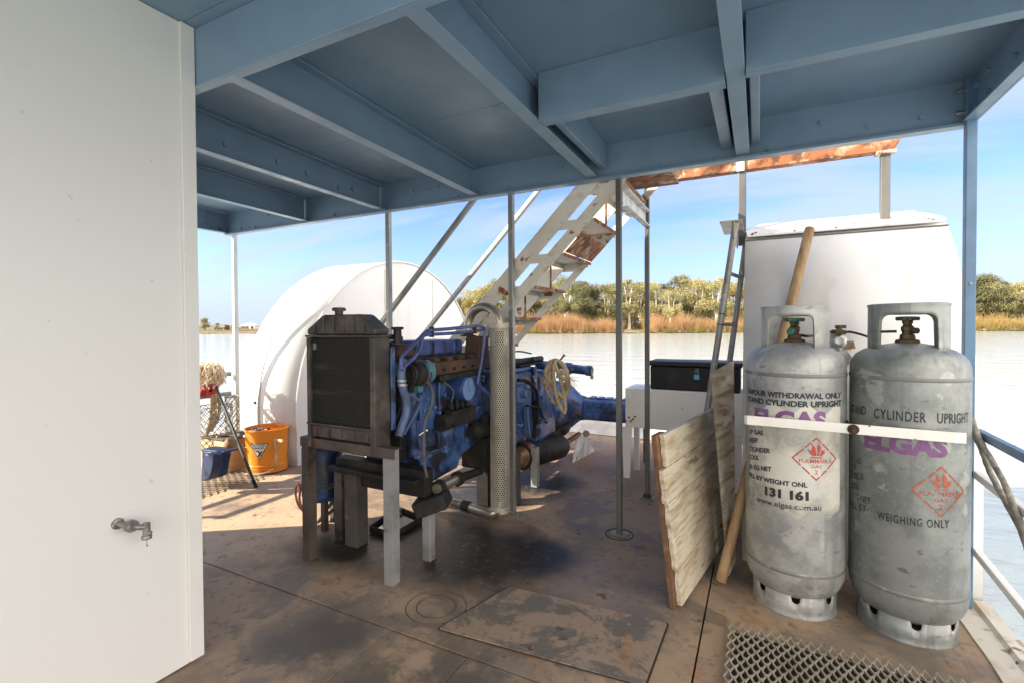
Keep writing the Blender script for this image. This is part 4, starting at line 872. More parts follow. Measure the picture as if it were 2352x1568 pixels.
# ---- blue canister and red hose left of the radiator stand
c0 = ony(*E2(368, 740), 2.02); cx, cy = c0.x, 2.06
can = thing('canister', 'blue ribbed canister with grey collar behind the left leg of the radiator stand', 'canister', (cx, cy, .0))
MB().lathe([(0, .17), (.10, .175), (.118, .20), (.118, .48), (.105, .50), (.06, .515), (0, .515)], (cx, cy, 0), n=32).build('canister_body', m_engblue, can)
g = MB()
for z in (.255, .272): g.lathe([(.118, z), (.122, z+.003), (.122, z+.009), (.118, z+.012)], (cx, cy, 0), n=32)
g.build('collar', m_dullpost, can)
g = MB()
for i in range(6): g.ball((cx-.108, cy-.052, .30+i*.03), .009)
g.build('stud', m_lightblue, can)
for q in ((-.07, -.05), (.07, -.05), (0, .08)): MB().box(cx+q[0]-.015, cx+q[0]+.015, cy+q[1]-.015, cy+q[1]+.015, .002, .18).build('canister_foot', m_angle, can)
pts = [ony(*E2(*p), 1.96) for p in ((245, 840), (185, 770), (155, 670), (160, 580), (185, 560), (200, 600), (190, 700), (215, 790), (250, 810))]
MB().tube(smoothpath(pts, 6), .0065, 10).build('red_hose', m_redhose, can)
for (a, b_), lab in (((E2(535, 700), E2(385, 905)), 'upper of two thin grey pipes slanting to the deck behind the radiator stand'), ((E2(545, 790), E2(370, 930)), 'lower of two thin grey pipes slanting to the deck behind the radiator stand')):
    p, q = ony(*a, 2.05), onz(*b_, .012)
    tag(MB().tube([p, q], .010, 10).build('brace_pipe', m_dullpost), lab, 'pipe', 'thin pipes behind the radiator stand')

# ================================================================ GAS CYLINDERS
CR = .1875
def hit(u, v, cx, cy, r):
    d = ray(u, v); o = V((-cx, -cy)); dx_, dy_ = d.x, d.y
    a = dx_*dx_+dy_*dy_; b_ = 2*(o.x*dx_+o.y*dy_); c = o.x*o.x+o.y*o.y-r*r; D = b_*b_-4*a*c
    t = (-b_-math.sqrt(max(D, 0)))/(2*a); x, y, z = d.x*t, d.y*t, CAMH+d.z*t
    th = math.atan2(y-cy, x-cx)
    if th > 0: th -= 2*math.pi
    return th, z
def textmesh(body, bold=.0, space=1.0):
    cu = bpy.data.curves.new('lettering', 'FONT'); cu.body = body; cu.size = 1; cu.offset = bold; cu.space_character = space; cu.resolution_u = 3
    ob = bpy.data.objects.new('lettering', cu); COL.objects.link(ob); bpy.context.view_layer.update()
    me = bpy.data.meshes.new_from_object(ob.evaluated_get(bpy.context.evaluated_depsgraph_get()))
    bpy.data.objects.remove(ob); bpy.data.curves.remove(cu)
    return me
def slice_x(bm, x0, x1, n):
    for i in range(1, n):
        bmesh.ops.bisect_plane(bm, geom=bm.verts[:]+bm.edges[:]+bm.faces[:], dist=1e-6, plane_co=(x0+(x1-x0)*i/n, 0, 0), plane_no=(1, 0, 0))
def wrap(bm, parent, name, m, cx, cy, th0, z0, th1, z1, h, R_=CR+.0012, box=None):
    xs = [v.co.x for v in bm.verts]; ys = [v.co.y for v in bm.verts]
    xa, xb, ya, yb = (min(xs), max(xs), min(ys), max(ys)) if box is None else box
    slice_x(bm, xa, xb, max(2, int(abs(th1-th0)*CR/.012)))
    o0 = ORG[parent]
    for v in bm.verts:
        s = (v.co.x-xa)/(xb-xa); th = th0+(th1-th0)*s; z = z0+(z1-z0)*s+(v.co.y-(ya+yb)/2)*h/(yb-ya)
        v.co = V((cx+R_*math.cos(th), cy+R_*math.sin(th), z))-o0
    me = bpy.data.meshes.new(name); bm.to_mesh(me); bm.free(); me.materials.append(m)
    ob = bpy.data.objects.new(name, me); COL.objects.link(ob); ob.parent = parent; ORG[ob] = o0
    return ob
def onface(p, cx, cy):      # angle round the cylinder from how far across its width a mark stands
    _, z = hit(*p, cx, cy, CR); uc, ur = ((2700+640*.44643)/1.63265, 422*.27344) if cx < .3 else ((2700+1611*.44643)/1.63265, 506*.27344)
    tc_ = math.atan2(-cy, -cx)
    return tc_+math.asin(max(-.985, min(.985, (p[0]-uc)/ur*.962))), z
def letter(parent, body, pa, pb, h, m, cx, cy, bold=.018, space=1.0):
    (t0, z0), (t1, z1) = onface(pa, cx, cy), onface(pb, cx, cy)
    me = textmesh(body, bold, space); bm = bmesh.new(); bm.from_mesh(me); bpy.data.meshes.remove(me)
    return wrap(bm, parent, 'lettering', m, cx, cy, t0, z0, t1, z1, h)
def poly_bm(polys):
    bm = bmesh.new()
    for p in polys:
        f = bm.faces.new([bm.verts.new((x, y, 0)) for x, y in p])
    bmesh.ops.triangulate(bm, faces=bm.faces[:])
    return bm
def hazard(parent, pc, half, m, cx, cy, whole=True):
    t, z = onface(pc, cx, cy); polys = []
    w_ = .085
    cor = [(0, 1), (1, 0), (0, -1), (-1, 0)]
    for i in range(4):
        (ax, ay), (bx, by) = cor[i], cor[(i+1) % 4]
        for s0, s1 in ((.0, .47), (.53, .78), (.84, 1.0)) if i % 2 else ((.0, .22), (.28, .60), (.66, 1.0)):
            o = [(ax+(bx-ax)*s, ay+(by-ay)*s) for s in (s0, s1)]; k = 1-w_
            polys.append([o[0], o[1], (o[1][0]*k, o[1][1]*k), (o[0][0]*k, o[0][1]*k)])
    polys += [[(-.17, .14), (-.30, .30), (-.36, .46), (-.24, .37), (-.18, .42), (-.14, .28), (-.06, .14)],
              [(-.05, .14), (-.20, .38), (-.16, .56), (-.20, .70), (-.05, .55), (-.02, .40), (0, .16)],
              [(.02, .16), (.06, .32), (.02, .50), (.09, .72), (.20, .52), (.16, .34), (.10, .16)],
              [(.12, .14), (.20, .30), (.24, .44), (.34, .36), (.38, .48), (.36, .26), (.22, .14)],
              [(-.24, .04), (.24, .04), (.24, .09), (-.24, .09)]]
    bm = poly_bm(polys); dth = half/CR
    wrap(bm, parent, 'hazard_diamond', m, cx, cy, t-dth, z, t+dth, z, 2*half, box=(-1, 1, -1, 1))
    for body, yc, hw, hh in (('FLAMMABLE', -.10, .70, .17), ('GAS', -.34, .24, .15), ('2', -.60, .07, .20)):
        me = textmesh(body, .004); bm = bmesh.new(); bm.from_mesh(me); bpy.data.meshes.remove(me)
        wrap(bm, parent, 'lettering', m, cx, cy, t-dth*hw, z+yc*half, t+dth*hw, z+yc*half, hh*half)
def cylinder(cx, cy, m, label, open0, open1, capside):
    t = thing('gas_cylinder', label, 'gas cylinder', (cx, cy, 0), 'gas cylinders strapped to the white cover')
    prof = [(0, .062), (.12, .066), (.155, .088), (.174, .115), (.184, .145), (CR, .175), (CR, .60), (CR, 1.0), (.1868, 1.03), (.181, 1.055), (.167, 1.077), (.142, 1.095), (.11, 1.107), (.05, 1.120), (0, 1.123)]
    MB().lathe(prof, (cx, cy, 0), n=72).build('body', m, t, smooth=50)
    for z in (.195, .992): MB().lathe([(CR-.001, z-.009), (CR+.0022, z-.005), (CR+.0028, z), (CR+.0022, z+.005), (CR-.001, z+.009)], (cx, cy, 0), n=72).build('weld_seam', m_seam, t)
    # foot ring with half-round drain holes
    g = MB(); n = 144; vs = []; fs = []; nh = 7; off = 0.25
    for i in range(n):
        a = 2*math.pi*i/n; k = ((a/(2*math.pi)*nh+off) % 1)-.5; s = k*2*math.pi/nh*.153
        zt = .112 if abs(s) > .020 else .080-math.sqrt(max(.020**2-s*s, 0))*1.15+.004
        for z, r in ((0, .158), (.006, .154), (.5*min(zt, .05)+.003, .153), (zt, .1535 if zt < .1 else .1545)): vs.append((cx+math.cos(a)*r, cy+math.sin(a)*r, z))
    for i in range(n):
        for j in range(3): a, b_ = i*4+j, ((i+1) % n)*4+j; fs.append((a, b_, b_+1, a+1))
    g.add(vs, fs); g.build('foot_ring', m, t, solid=.006, smooth=60)
    MB().lathe([(0, .058), (.149, .058)], (cx, cy, 0), n=40).build('foot_shadow_gap', m_gap, t)
    # collar with two hand openings
    r = .1235; zb, zo, zt_ = 1.085, 1.232, 1.268; n = 160
    c0 = (open0+open1)/2; hw = (open1-open0)/2; fr = .034
    vs = []; fs = []
    for i in range(n):
        a = 2*math.pi*i/n; best = None
        for c in (c0, c0+math.pi):
            d = (a-c+math.pi) % (2*math.pi)-math.pi
            if abs(d) < hw:
                e = (hw-abs(d))*r
                best = zo if e > fr else zo-fr+math.sqrt(max(fr*fr-(fr-e)**2, 0))
        zl = zb if best is None else best
        if best is not None and best < zb: zl = zb
        for z in (zl, max(zl, 1.12) if best is None else zl+(zt_-zl)*.3, zl+(zt_-zl)*.7, zt_-.006, zt_):
            rr_ = r if z < zt_-.004 else r+.001
            vs.append((cx+math.cos(a)*rr_, cy+math.sin(a)*rr_, z))
    for i in range(n):
        for j in range(4): a, b_ = i*5+j, ((i+1) % n)*5+j; fs.append((a, b_, b_+1, a+1))
    MB().add(vs, fs).build('collar', m, t, solid=.0075, smooth=60)
    MB().lathe([(r-.006, zt_), (r-.007, zt_+.003), (r, zt_+.0055), (r+.007, zt_+.003), (r+.0065, zt_-.004)], (cx, cy, 0), n=80).build('collar_rim', m, t)
    # valve
    v = MB().lathe([(0, 1.118), (.042, 1.118), (.038, 1.132), (.026, 1.136), (.024, 1.152), (.018, 1.156), (.018, 1.164), (.021, 1.168), (.021, 1.184), (.015, 1.188), (.015, 1.196), (.018, 1.198), (.018, 1.207), (.009, 1.21), (0, 1.21)], (cx, cy, 0), n=8).build('valve', m_brass, t, smooth=30)
    g = MB(); g.cyl((cx, cy, 1.168), (cx+.045*capside[0], cy+.045*capside[1], 1.168), .012, .012, 8); g.build('valve_outlet', m_brass, v)
    g = MB(); n2 = 48; vs = []
    for z, k in ((1.207, .55), (1.208, .93), (1.214, 1.0), (1.222, .96), (1.224, .6)):
        for i in range(n2):
            a = 2*math.pi*i/n2; rr_ = .037*k*(1+.07*math.cos(8*a)); vs.append((cx+math.cos(a)*rr_, cy+math.sin(a)*rr_, z))
    fs = [(j*n2+i, j*n2+(i+1) % n2, (j+1)*n2+(i+1) % n2, (j+1)*n2+i) for j in range(4) for i in range(n2)]+[tuple(range(4*n2, 5*n2)), tuple(range(n2))[::-1]]
    g.add(vs, fs); g.build('handwheel', m_green if capside[2] else mat('grimy_dark_green_handwheel', (.025, .06, .055), .45), v, smooth=40)
    return t
LCX, RCX, CYY = .135, .521, 2.41
o0, o1 = hit(1764.5, 760, LCX, CYY, .1235)[0], hit(1869.7, 760, LCX, CYY, .1235)[0]
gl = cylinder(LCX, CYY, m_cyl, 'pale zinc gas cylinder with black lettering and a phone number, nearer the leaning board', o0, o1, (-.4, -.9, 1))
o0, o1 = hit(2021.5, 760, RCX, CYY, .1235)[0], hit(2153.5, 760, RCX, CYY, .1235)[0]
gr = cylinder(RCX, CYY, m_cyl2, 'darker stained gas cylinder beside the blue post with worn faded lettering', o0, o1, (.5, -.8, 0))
c = V((LCX-.016, CYY-.055, 1.166)); MB().lathe([(0, -.012), (.014, -.012), (.017, 0), (.014, .010), (0, .013)], c, (-.3, -.95, .1), n=18).build('green_cap', m_green, gl)
# pale sprayed patch behind the lettering of the left cylinder (paint with its own outline)
m_patch = mat('pale_sprayed_patch', (.62, .60, .53), .6, layers=[lay((.54, .535, .51), 6, .45, .7)], alpha=dict(s=3.2, lo=.36, hi=.58, seed=11))
for (ua, va, ub, vb) in ((1722, 925, 1934, 1180),):
    t0, z0 = hit(ua+2, va, LCX, CYY, CR); t1, z1 = hit(ub-6, vb, LCX, CYY, CR); nn = 20
    g = MB(); vs = []
    for i in range(nn+1):
        th = t0+(t1-t0)*i/nn; sh = .03*math.sin(i/nn*7)
        for z in (z0+.02*math.cos(i), z1+sh): vs.append((LCX+(CR+.0006)*math.cos(th), CYY+(CR+.0006)*math.sin(th), z))
    g.add(vs, [(2*i, 2*i+2, 2*i+3, 2*i+1) for i in range(nn)]); g.build('paint_patch', m_patch, gl)
L = lambda body, a, b_, h, m, **k: letter(gl, body, a, b_, h, m, LCX, CYY, **k)
L('VAPOUR WITHDRAWAL ONLY', E5(232, 812), E5(1016, 848), .0235, m_blk_ink, bold=.042)
L('STAND CYLINDER UPRIGHT', E5(232, 876), E5(1018, 914), .0245, m_blk_ink, bold=.042)
L('ELGAS', E5(303, 1022), E5(895, 1062), .072, m_purple, bold=.055)
L('LP GAS', E5(252, 1155), E5(382, 1172), .0205, m_blk_ink, bold=.042)
L('KEEP', E5(252, 1226), E5(333, 1235), .0205, m_blk_ink, bold=.042)
L('CYLINDER', E5(252, 1298), E5(444, 1324), .0215, m_blk_ink, bold=.042)
L('COOL', E5(252, 1370), E5(344, 1382), .0205, m_blk_ink, bold=.042)
L('45 KG NET', E5(252, 1447), E5(456, 1478), .0205, m_blk_ink, bold=.042)
L('FILL BY WEIGHT ONL', E5(252, 1516), E6(690, 36), .0205, m_blk_ink, bold=.042)
L('131 161', E6(366, 82), E6(700, 122), .039, m_blk_ink, bold=.06)
L('www.elgas.com.au', E6(297, 150), E6(792, 215), .029, m_blk_ink, bold=.012)
hazard(gl, E5(818, 1388), .087, m_red_ink, LCX, CYY)
Rr = lambda body, a, b_, h, m, **k: letter(gr, body, a, b_, h, m, RCX, CYY, **k)
Rr('STAND', E5(1122, 966), E5(1268, 990), .034, m_blk_ink, bold=.012)
Rr('CYLINDER', E5(1338, 1006), E5(1762, 1042), .037, m_blk_ink, bold=.012, space=1.15)
Rr('UPRIGHT', E5(1848, 1045), E5(2092, 1036), .037, m_blk_ink, bold=.008, space=1.1)
Rr('ELGAS', E5(1254, 1218), E5(1930, 1292), .074, m_purple, bold=.055)
Rr('LP GAS', E5(1124, 1398), E5(1222, 1416), .026, m_blk_fade, bold=.015)
Rr('KEEP', E5(1124, 1462), E5(1182, 1474), .026, m_blk_fade, bold=.015)
Rr('CYLINDER', E5(1122, 1528), E5(1250, 1550), .026, m_blk_fade, bold=.015)
Rr('COOL', E6(1040, 50), E6(1110, 60), .026, m_blk_fade, bold=.015)
Rr('45 KG NET', E6(1030, 118), E6(1210, 176), .028, m_blk_fade, bold=.015)
Rr('FILL BY', E6(1030, 195), E6(1178, 232), .028, m_blk_fade, bold=.015)
Rr('WEIGHING ONLY', E6(1268, 278), E6(1792, 335), .030, m_blk_ink, bold=.012, space=1.2)
hazard(gr, E6(1735, 88), .092, m_red_fade, RCX, CYY)
# white flat bar that holds them
rb = thing('restraint_bar', 'white painted flat bar bolted across the front of both gas cylinders', 'bar', (.3, 2.19, .8))
YB = 2.205
a, b_ = ony(1713, 963, YB), ony(2192, 1004, YB); e = V((b_.x+.034, YB+.012, b_.z-.001))
g = MB(); n = 12; vs = []
path = [a+V((-.004, .012, 0)), a+V((.006, 0, 0))]+[a.lerp(b_, i/n) for i in range(1, n+1)]+[e]
for i, p in enumerate(path):
    for dz in (-.0185, .0185): vs.append(p+V((0, 0, dz)))
g.add(vs, [(2*i, 2*i+2, 2*i+3, 2*i+1) for i in range(len(path)-1)])
g.build('bar', m_white, rb, solid=.007, bevel=.0015, smooth=0)
c = ony(1960, 985, YB-.006)
g = MB(); g.bolt(c+V((0, .002, 0)), (0, -1, 0), .014, .012); g.cyl(c+V((0, -.010, 0)), c+V((0, -.024, 0)), .007, .007, 12); g.lathe([(0, 0), (.019, 0), (.019, .003), (0, .003)], c+V((0, .002, 0)), (0, -1, 0), n=18)
g.cyl(c+V((0, .01, 0)), (c.x, 2.735, c.z), .007, .007, 10); g.build('threaded_bolt', m_engrust, rb, smooth=30)
# regulator on the cover, with hoses
RY = 2.735
rg = thing('gas_regulator', 'silver gas regulator with dark changeover valve on the white cover between the cylinders', 'regulator', ony(*E5(1000, 460), RY))
zc = lambda p, dy=0: ony(*E5(*p), RY+dy)
g = MB(); c = zc((1000, 325)); g.cyl(zc((940, 322)), zc((1060, 328)), .010, .010, 10); g.cyl(c+V((0, 0, -.02)), c+V((0, 0, .03)), .012, .010, 10); g.obox(zc((1012, 282)), (.022, 0, 0), (0, .006, 0), (0, 0, .008)); g.lathe([(0, -.02), (.017, -.016), (.017, .016), (0, .02)], c, (0, -1, 0), n=14)
g.build('changeover_valve', m_brass, rg, smooth=35)
g = MB(); c = zc((995, 400)); g.lathe([(0, -.02), (.030, -.018), (.034, -.006), (.034, .004), (.026, .012), (.018, .014), (.018, .024), (0, .026)], c, (0, -1, .1), n=28); g.cyl(c+V((0, 0, -.09)), c+V((0, 0, .05)), .011, .011, 10); c2 = zc((1030, 540)); g.lathe([(0, -.02), (.034, -.018), (.040, -.004), (.034, .010), (0, .014)], c2, (0, -1, 0), n=24); g.cyl(c2+V((.02, 0, 0)), c2+V((.062, 0, -.008)), .007, .007, 8)
g.cyl(c+V((.02, 0, 0)), c+V((.055, 0, -.004)), .006, .006, 8)
g.build('regulator_body', m_silver, rg, smooth=35)
bk = zc((1000, 430), .03); MB().box(bk.x-.045, bk.x+.05, RY+.028, RY+.034, bk.z-.10, bk.z+.06).build('back_plate', m_white, rg, smooth=0, bevel=.001)
MB().obox(zc((1082, 435), .028), (.022, 0, .004), (0, .003, 0), (-.004, 0, .018)).build('rust_patch', m_rusty, rg, smooth=0)
MB().tube(smoothpath([zc((1058, 328)), zc((1095, 325)), zc((1180, 345), -.05), zc((1265, 370), -.12), V((RCX-.11, CYY+.06, 1.16)), V((RCX-.03, CYY+.02, 1.165))], 6), .0055, 8).build('gas_hose', m_hose, rg)
MB().tube(smoothpath([zc((942, 322)), zc((900, 330), -.03), zc((800, 352), -.14), V((LCX+.05, CYY+.05, 1.145)), V((LCX+.02, CYY+.03, 1.15))], 6), .0055, 8).build('gas_hose', m_hose, rg)

# ================================================================ POLE, BOARD, SHEET, LADDER
pb, pt = onz(1655, 1335, .003), ony(1860, 526, 3.0)
pl = thing('pole', 'long round wooden pole leaning against the white cover behind the pale gas cylinder', 'pole', pb)
MB().tube([pb.lerp(pt, i/12)+V((0, .002*math.sin(i), .0)) for i in range(13)], .0235, 20).build('pole_shaft', m_pole, pl, smooth=60)
MB().tube([pt+(pt-pb).normalized()*.0005, pt+(pt-pb).normalized()*.003], .0215, 20).build('sawn_end', m_cutend, pl, smooth=40)
# weathered board standing on edge
B0 = V((-.310, 2.09, .0)); HD = V((.165, .986, 0)).normalized(); UPB = V((-.078, .0, .73)).normalized(); NB = HD.cross(UPB).normalized()
if NB.x < 0: NB = -NB
bt = thing('timber_board', 'weathered cream plank panel standing on edge between the grey posts and the gas cylinders', 'board', B0)
rr = random.Random(4)
def plank(s0, s1, h0, h1, dn, th, jag, m):
    pts = []
    nj = 7
    for i in range(nj+1):
        t = i/nj; pts.append((s0+jag*(rr.random()-.3)*(1 if 0 < i < nj else .3), h0+(h1-h0)*t))
    poly = [B0+HD*s+UPB*h+NB*dn for s, h in pts]+[B0+HD*s1+UPB*h1+NB*dn, B0+HD*s1+UPB*h0+NB*dn]
    return MB().prism(poly, NB*th)
hs = [.012, .165, .30, .45, .595, .735]
st_ = [.030, .012, .0, -.016, .028]
for i in range(5):
    plank(st_[i], 1.02, hs[i]+.0015, hs[i+1]-.0015, 0, .022, .020, m_board).build('plank', m_board, bt, bevel=.0025, smooth=0)
for (s, h0, h1) in ((.016, .0, .735), (.52, .02, .72), (.98, .02, .72)):
    g = MB(); q = [B0+HD*(s+ds)+UPB*h+NB*(-.024) for ds, h in ((-.012, h0), (.09, h0), (.09, h1), (-.012, h1))]; g.prism(q, NB*.0225); g.build('batten', m_boardedge, bt, bevel=.002, smooth=0)
q = [B0+HD*s+UPB*h+NB*.0005 for s, h in ((.02, .0), (.055, -.004), (.06, .05), (.03, .05))]
# ribbed sheet
TL, TR, BRp, BLp = ony(1631, 857, 2.50), ony(1684, 828, 2.78), ony(1688, 1285, 2.66), ony(1672, 1290, 2.48)
TL.x -= .0; BRp.z = .012; BLp.z = .012
sh = MB(); n = 36; vs = []; nrm = (TR-TL).cross(BLp-TL).normalized()
for i in range(n+1):
    t = i/n; o = nrm*(.0036*(1 if i % 2 else -1)); vs += [TL.lerp(TR, t)+o, BLp.lerp(BRp, t)+o]
sh.add(vs, [(2*i, 2*i+1, 2*i+3, 2*i+2) for i in range(n)])
tag(sh.build('metal_sheet', m_ribbed, solid=.002, smooth=0), 'ribbed aluminium sheet leaning upright between the timber board and the white cover', 'metal sheet')
# ladder
ld_ = thing('ladder', 'worn aluminium ladder leaning on the gantry post behind the ribbed sheet', 'ladder', (-.3, 3.1, 0))
def rail(p, q): return MB().tube([p, q], .0175, 14)
a, b_ = ony(1690, 512, 2.98), ony(1628, 920, 2.98); d = (b_-a)/(b_.z-a.z); a0 = a+d*(.004-a.z); rail(a0, a).build('rail', m_alu, ld_)
a2, b2 = ony(1713, 560, 3.33), ony(1680, 800, 3.33); d2 = (b2-a2)/(b2.z-a2.z); a20 = a2+d2*(.004-a2.z); rail(a20, a2).build('rail', m_alu, ld_)
for z in (.33, .62, .91, 1.20, 1.49):
    MB().tube([a+d*(z-a.z), a2+d2*(z-a2.z)], .011, 12).build('rung', m_alu, ld_)
m_brk = mat('pale_bracket', (.50, .47, .42), .5, .3, layers=[lay((.36, .33, .29), 8, .45, .7)])
g = MB(); t0 = a+V((-.055, -.02, .018)); g.box(-.20, -.085, 2.95, 3.37, a.z+.004, a.z+.011); g.box(-.128, -.120, 2.95, 3.37, a.z-.09, a.z+.0035); g.build('top_bracket', m_brk, ld_, bevel=.001, smooth=0)
g = MB()
for z in (1.26, 1.20): q = a+d*(z-a.z); g.lathe([(.0158, -.003), (.0185, -.003), (.0185, .003), (.0158, .003)], q, d, n=14)
g.build('wire_tie', m_hose, ld_)

# ================================================================ LOCKER, TOOLBOX, PADLOCK
lk = thing('locker', 'white steel box on tapered legs at the back of the deck', 'locker', (-.53, 3.95, 0))
MB().box(-.93, -.10, 3.75, 4.08, .412, .716).build('box', m_white, lk, bevel=.006, smooth=0)
for x in (-.918, -.14): MB().prism([(x-.035, 3.752, .411), (x+.038, 3.752, .411), (x+.022, 3.752, .012), (x-.026, 3.752, .012)], (0, .012, 0)).build('leg', m_white, lk, smooth=0, bevel=.0015)
for x in (-.905, -.16): MB().box(x-.02, x+.02, 4.02, 4.06, .002, .411).build('leg', m_white, lk, smooth=0)
g = MB()
for q in ((-.90, 3.7495, .49), (-.87, 3.7495, .478), (-.855, 3.7495, .50), (-.925, 3.7495, .462), (-.885, 3.7495, .462)): g.bolt(q, (0, -1, 0), .008, .008)
g.build('bolt', m_engrust, lk)
tb = thing('toolbox', 'long black toolbox with padlock standing on the white steel box', 'toolbox', (-.43, 3.95, .718))
MB().box(-.742, -.12, 3.765, 4.06, .7185, .895).build('body', m_tool, tb, bevel=.008, smooth=0)
MB().prism([(-.755, 3.752, .897), (-.755, 4.075, .897), (-.755, 4.06, .932), (-.755, 3.765, .932), (-.755, 3.752, .922)], (.65, 0, 0)).build('lid', m_black, tb, bevel=.006, smooth=0)
c = ony(1601, 862, 3.76)
MB().box(c.x-.012, c.x+.012, 3.758, 3.7645, c.z+.02, c.z+.055).build('hasp', m_dullpost, tb, smooth=0)
pk = thing('padlock', 'bright blue padlock on the front of the black toolbox', 'padlock', (c.x, 3.745, c.z-.03))
MB().box(c.x-.020, c.x+.020, 3.735, 3.757, c.z-.028, c.z+.012).build('lock_body', m_padblue, pk, bevel=.004, smooth=0)
MB().tube(smoothpath([(c.x-.013, 3.746, c.z+.010), (c.x-.013, 3.746, c.z+.026), (c.x, 3.746, c.z+.038), (c.x+.013, 3.746, c.z+.026), (c.x+.013, 3.746, c.z+.010)], 5), .0042, 10).build('shackle', m_chrome, pk)
# pale tread plate across the stern
tag(MB().prism([(-3.54, 5.18, .004), (-3.54, 5.44, .21), (-3.54, 5.46, .21), (-3.54, 5.46, .004)], (3.45, 0, 0)).build('tread_plate', m_tread, bevel=.003, smooth=0), 'pale tread plate sloping up across the stern end of the deck', 'tread plate')

# ================================================================ RIGHT GUARD RAIL AND ROPES
gr_ = thing('guard_rail', 'blue and white three bar guard rail along the right edge of the deck', 'railing', (.80, 1.2, 0))
for pa, pq, m, wz in (((2235, 987), (2352, 1047), m_bluepost, .034), ((2235, 1082), (2352, 1172), m_white, .030), ((2228, 1248), (2352, 1400), m_white, .030)):
    a, b_ = onx(*pa, .80), onx(*pq, .80); d = (b_-a)/(b_.y-a.y)
    MB().bar(a+d*(2.637-a.y), a+d*(-.5-a.y), .026, wz).build('rail', m, gr_, bevel=.004, smooth=0)
MB().box(.785, .815, .45, .48, .027, .77).build('stanchion', m_white, gr_, bevel=.003, smooth=0)
ropeobj([smoothpath([onx(*p, .776) for p in ((2233, 960), (2240, 985), (2262, 1030), (2300, 1095), (2330, 1165), (2352, 1225), (2380, 1330))], 6)], .0105, m_greyrope, 'mooring_rope', 'thin grey rope sagging along the right guard rail, its upper strand', 'rope', pitch=.045)
ropeobj([smoothpath([onx(*p, .779) for p in ((2232, 990), (2250, 1020), (2275, 1085), (2310, 1150), (2335, 1195), (2356, 1245), (2385, 1345))], 6)], .0105, m_greyrope, 'mooring_rope', 'thin grey rope hanging lower along the right guard rail, its lower strand', 'rope', pitch=.045)
# ================================================================ EXPANDED METAL MATS
def expanded(g, x0, x1, y0, y1, sx, sy, z, frac=.70, tw=.006, alongx=False):
    ny, nx = int((y1-y0)/sy*2), int((x1-x0)/sx)
    for j in range(ny):
        for i in range(nx):
            cx, cy = x0+(i+.5+.5*(j % 2))*sx, y0+(j+1)*sy/2
            out = [(0, sy/2), (sx/2, 0), (0, -sy/2), (-sx/2, 0)]; h = [tw, 0, -tw*.2, 0]
            o = [V((cx+a, cy+b_, z+hh)) for (a, b_), hh in zip(out, h)]
            q = [V((cx+a*frac, cy+b_*frac, z+hh*.75+.002)) for (a, b_), hh in zip(out, h)]
            g.add(o+q, [(k, 4+k, 4+(k+1) % 4, (k+1) % 4) for k in range(4)])
    return g
mm_ = tag(expanded(MB(), -.105, .66, .9, 2.055, .0325, .058, .022, .70, .010).build('mesh_mat', m_mesh, solid=.006, smooth=0), 'raised steel mesh mat in front of the gas cylinders', 'mat')
MB().box(-.085, .66, .9, 2.04, .0032, .006).build('shade_backing', m_gap, mm_, smooth=0)  # dark sheet added under the mat, its colour standing in for a shaded opening
tag(expanded(MB(), -4.15, -3.50, 1.9, 2.50, .10, .052, .014, .72, .007).build('mesh_mat', m_mesh, solid=.006, smooth=0), 'pale steel mesh mat in front of the bricks and orange bucket', 'mat')

# ================================================================ LEFT CORNER: BUCKET, BRICKS, MOP, NET
BC = V((-3.695, 2.672, .0))
bk = thing('mop_bucket', 'orange mop bucket with an upside down warning triangle', 'bucket', BC)
S = lambda r, z: (r, z)
prof = [(0, .012), (.150, .012), (.158, .016), (.158, .034), (.153, .036), (.1575, .040), (.1575, .054), (.153, .057), (.157, .061), (.157, .074), (.153, .078), (.163, .34), (.172, .352), (.175, .356), (.175, .366), (.168, .368), (.164, .360), (.150, .05), (0, .045)]
MB().lathe(prof, BC, n=56).build('tub', m_orange, bk, smooth=40)
g = MB()
for dx_ in (-.05, .045): g.box(BC.x+dx_-.003, BC.x+dx_+.003, BC.y-.145, BC.y+.145, .10, .355)
g.box(BC.x-.155, BC.x+.04, BC.y-.02, BC.y-.014, .18, .352); g.build('wringer', m_orange, bk, bevel=.002, smooth=0)
g = MB(); g.lathe([(.010, -.004), (.016, -.004), (.016, .004), (.010, .004), (.010, -.004)], V((BC.x-.02, BC.y-.09, .362)), (.3, -1, 0), n=16); g.bolt(V((BC.x+.08, BC.y-.04, .36)), (0, 0, 1), .01, .012); g.build('wringer_ring', m_black, bk)
hd = [V((BC.x+.168, BC.y-.03, .06)), V((BC.x+.185, BC.y-.05, .10)), V((BC.x+.178, BC.y-.05, .18)), V((BC.x+.175, BC.y-.05, .25)), V((BC.x+.19, BC.y-.06, .29)), V((BC.x+.235, BC.y-.07, .295)), V((BC.x+.285, BC.y-.075, .292))]
MB().tube(smoothpath(hd, 5), .0085, 10).build('lever_handle', m_mesh, bk)
MB().tube([hd[-1]-V((.03, 0, 0)), hd[-1]+V((.012, 0, 0))], .012, 10).build('grip', m_brick, bk)
MB().tube(smoothpath([V((BC.x+.17, BC.y-.03, .07)), V((BC.x+.15, BC.y-.11, .03)), V((BC.x+.05, BC.y-.17, .015)), V((BC.x-.05, BC.y-.18, .012))], 5), .007, 8).build('base_wire', m_mesh, bk)
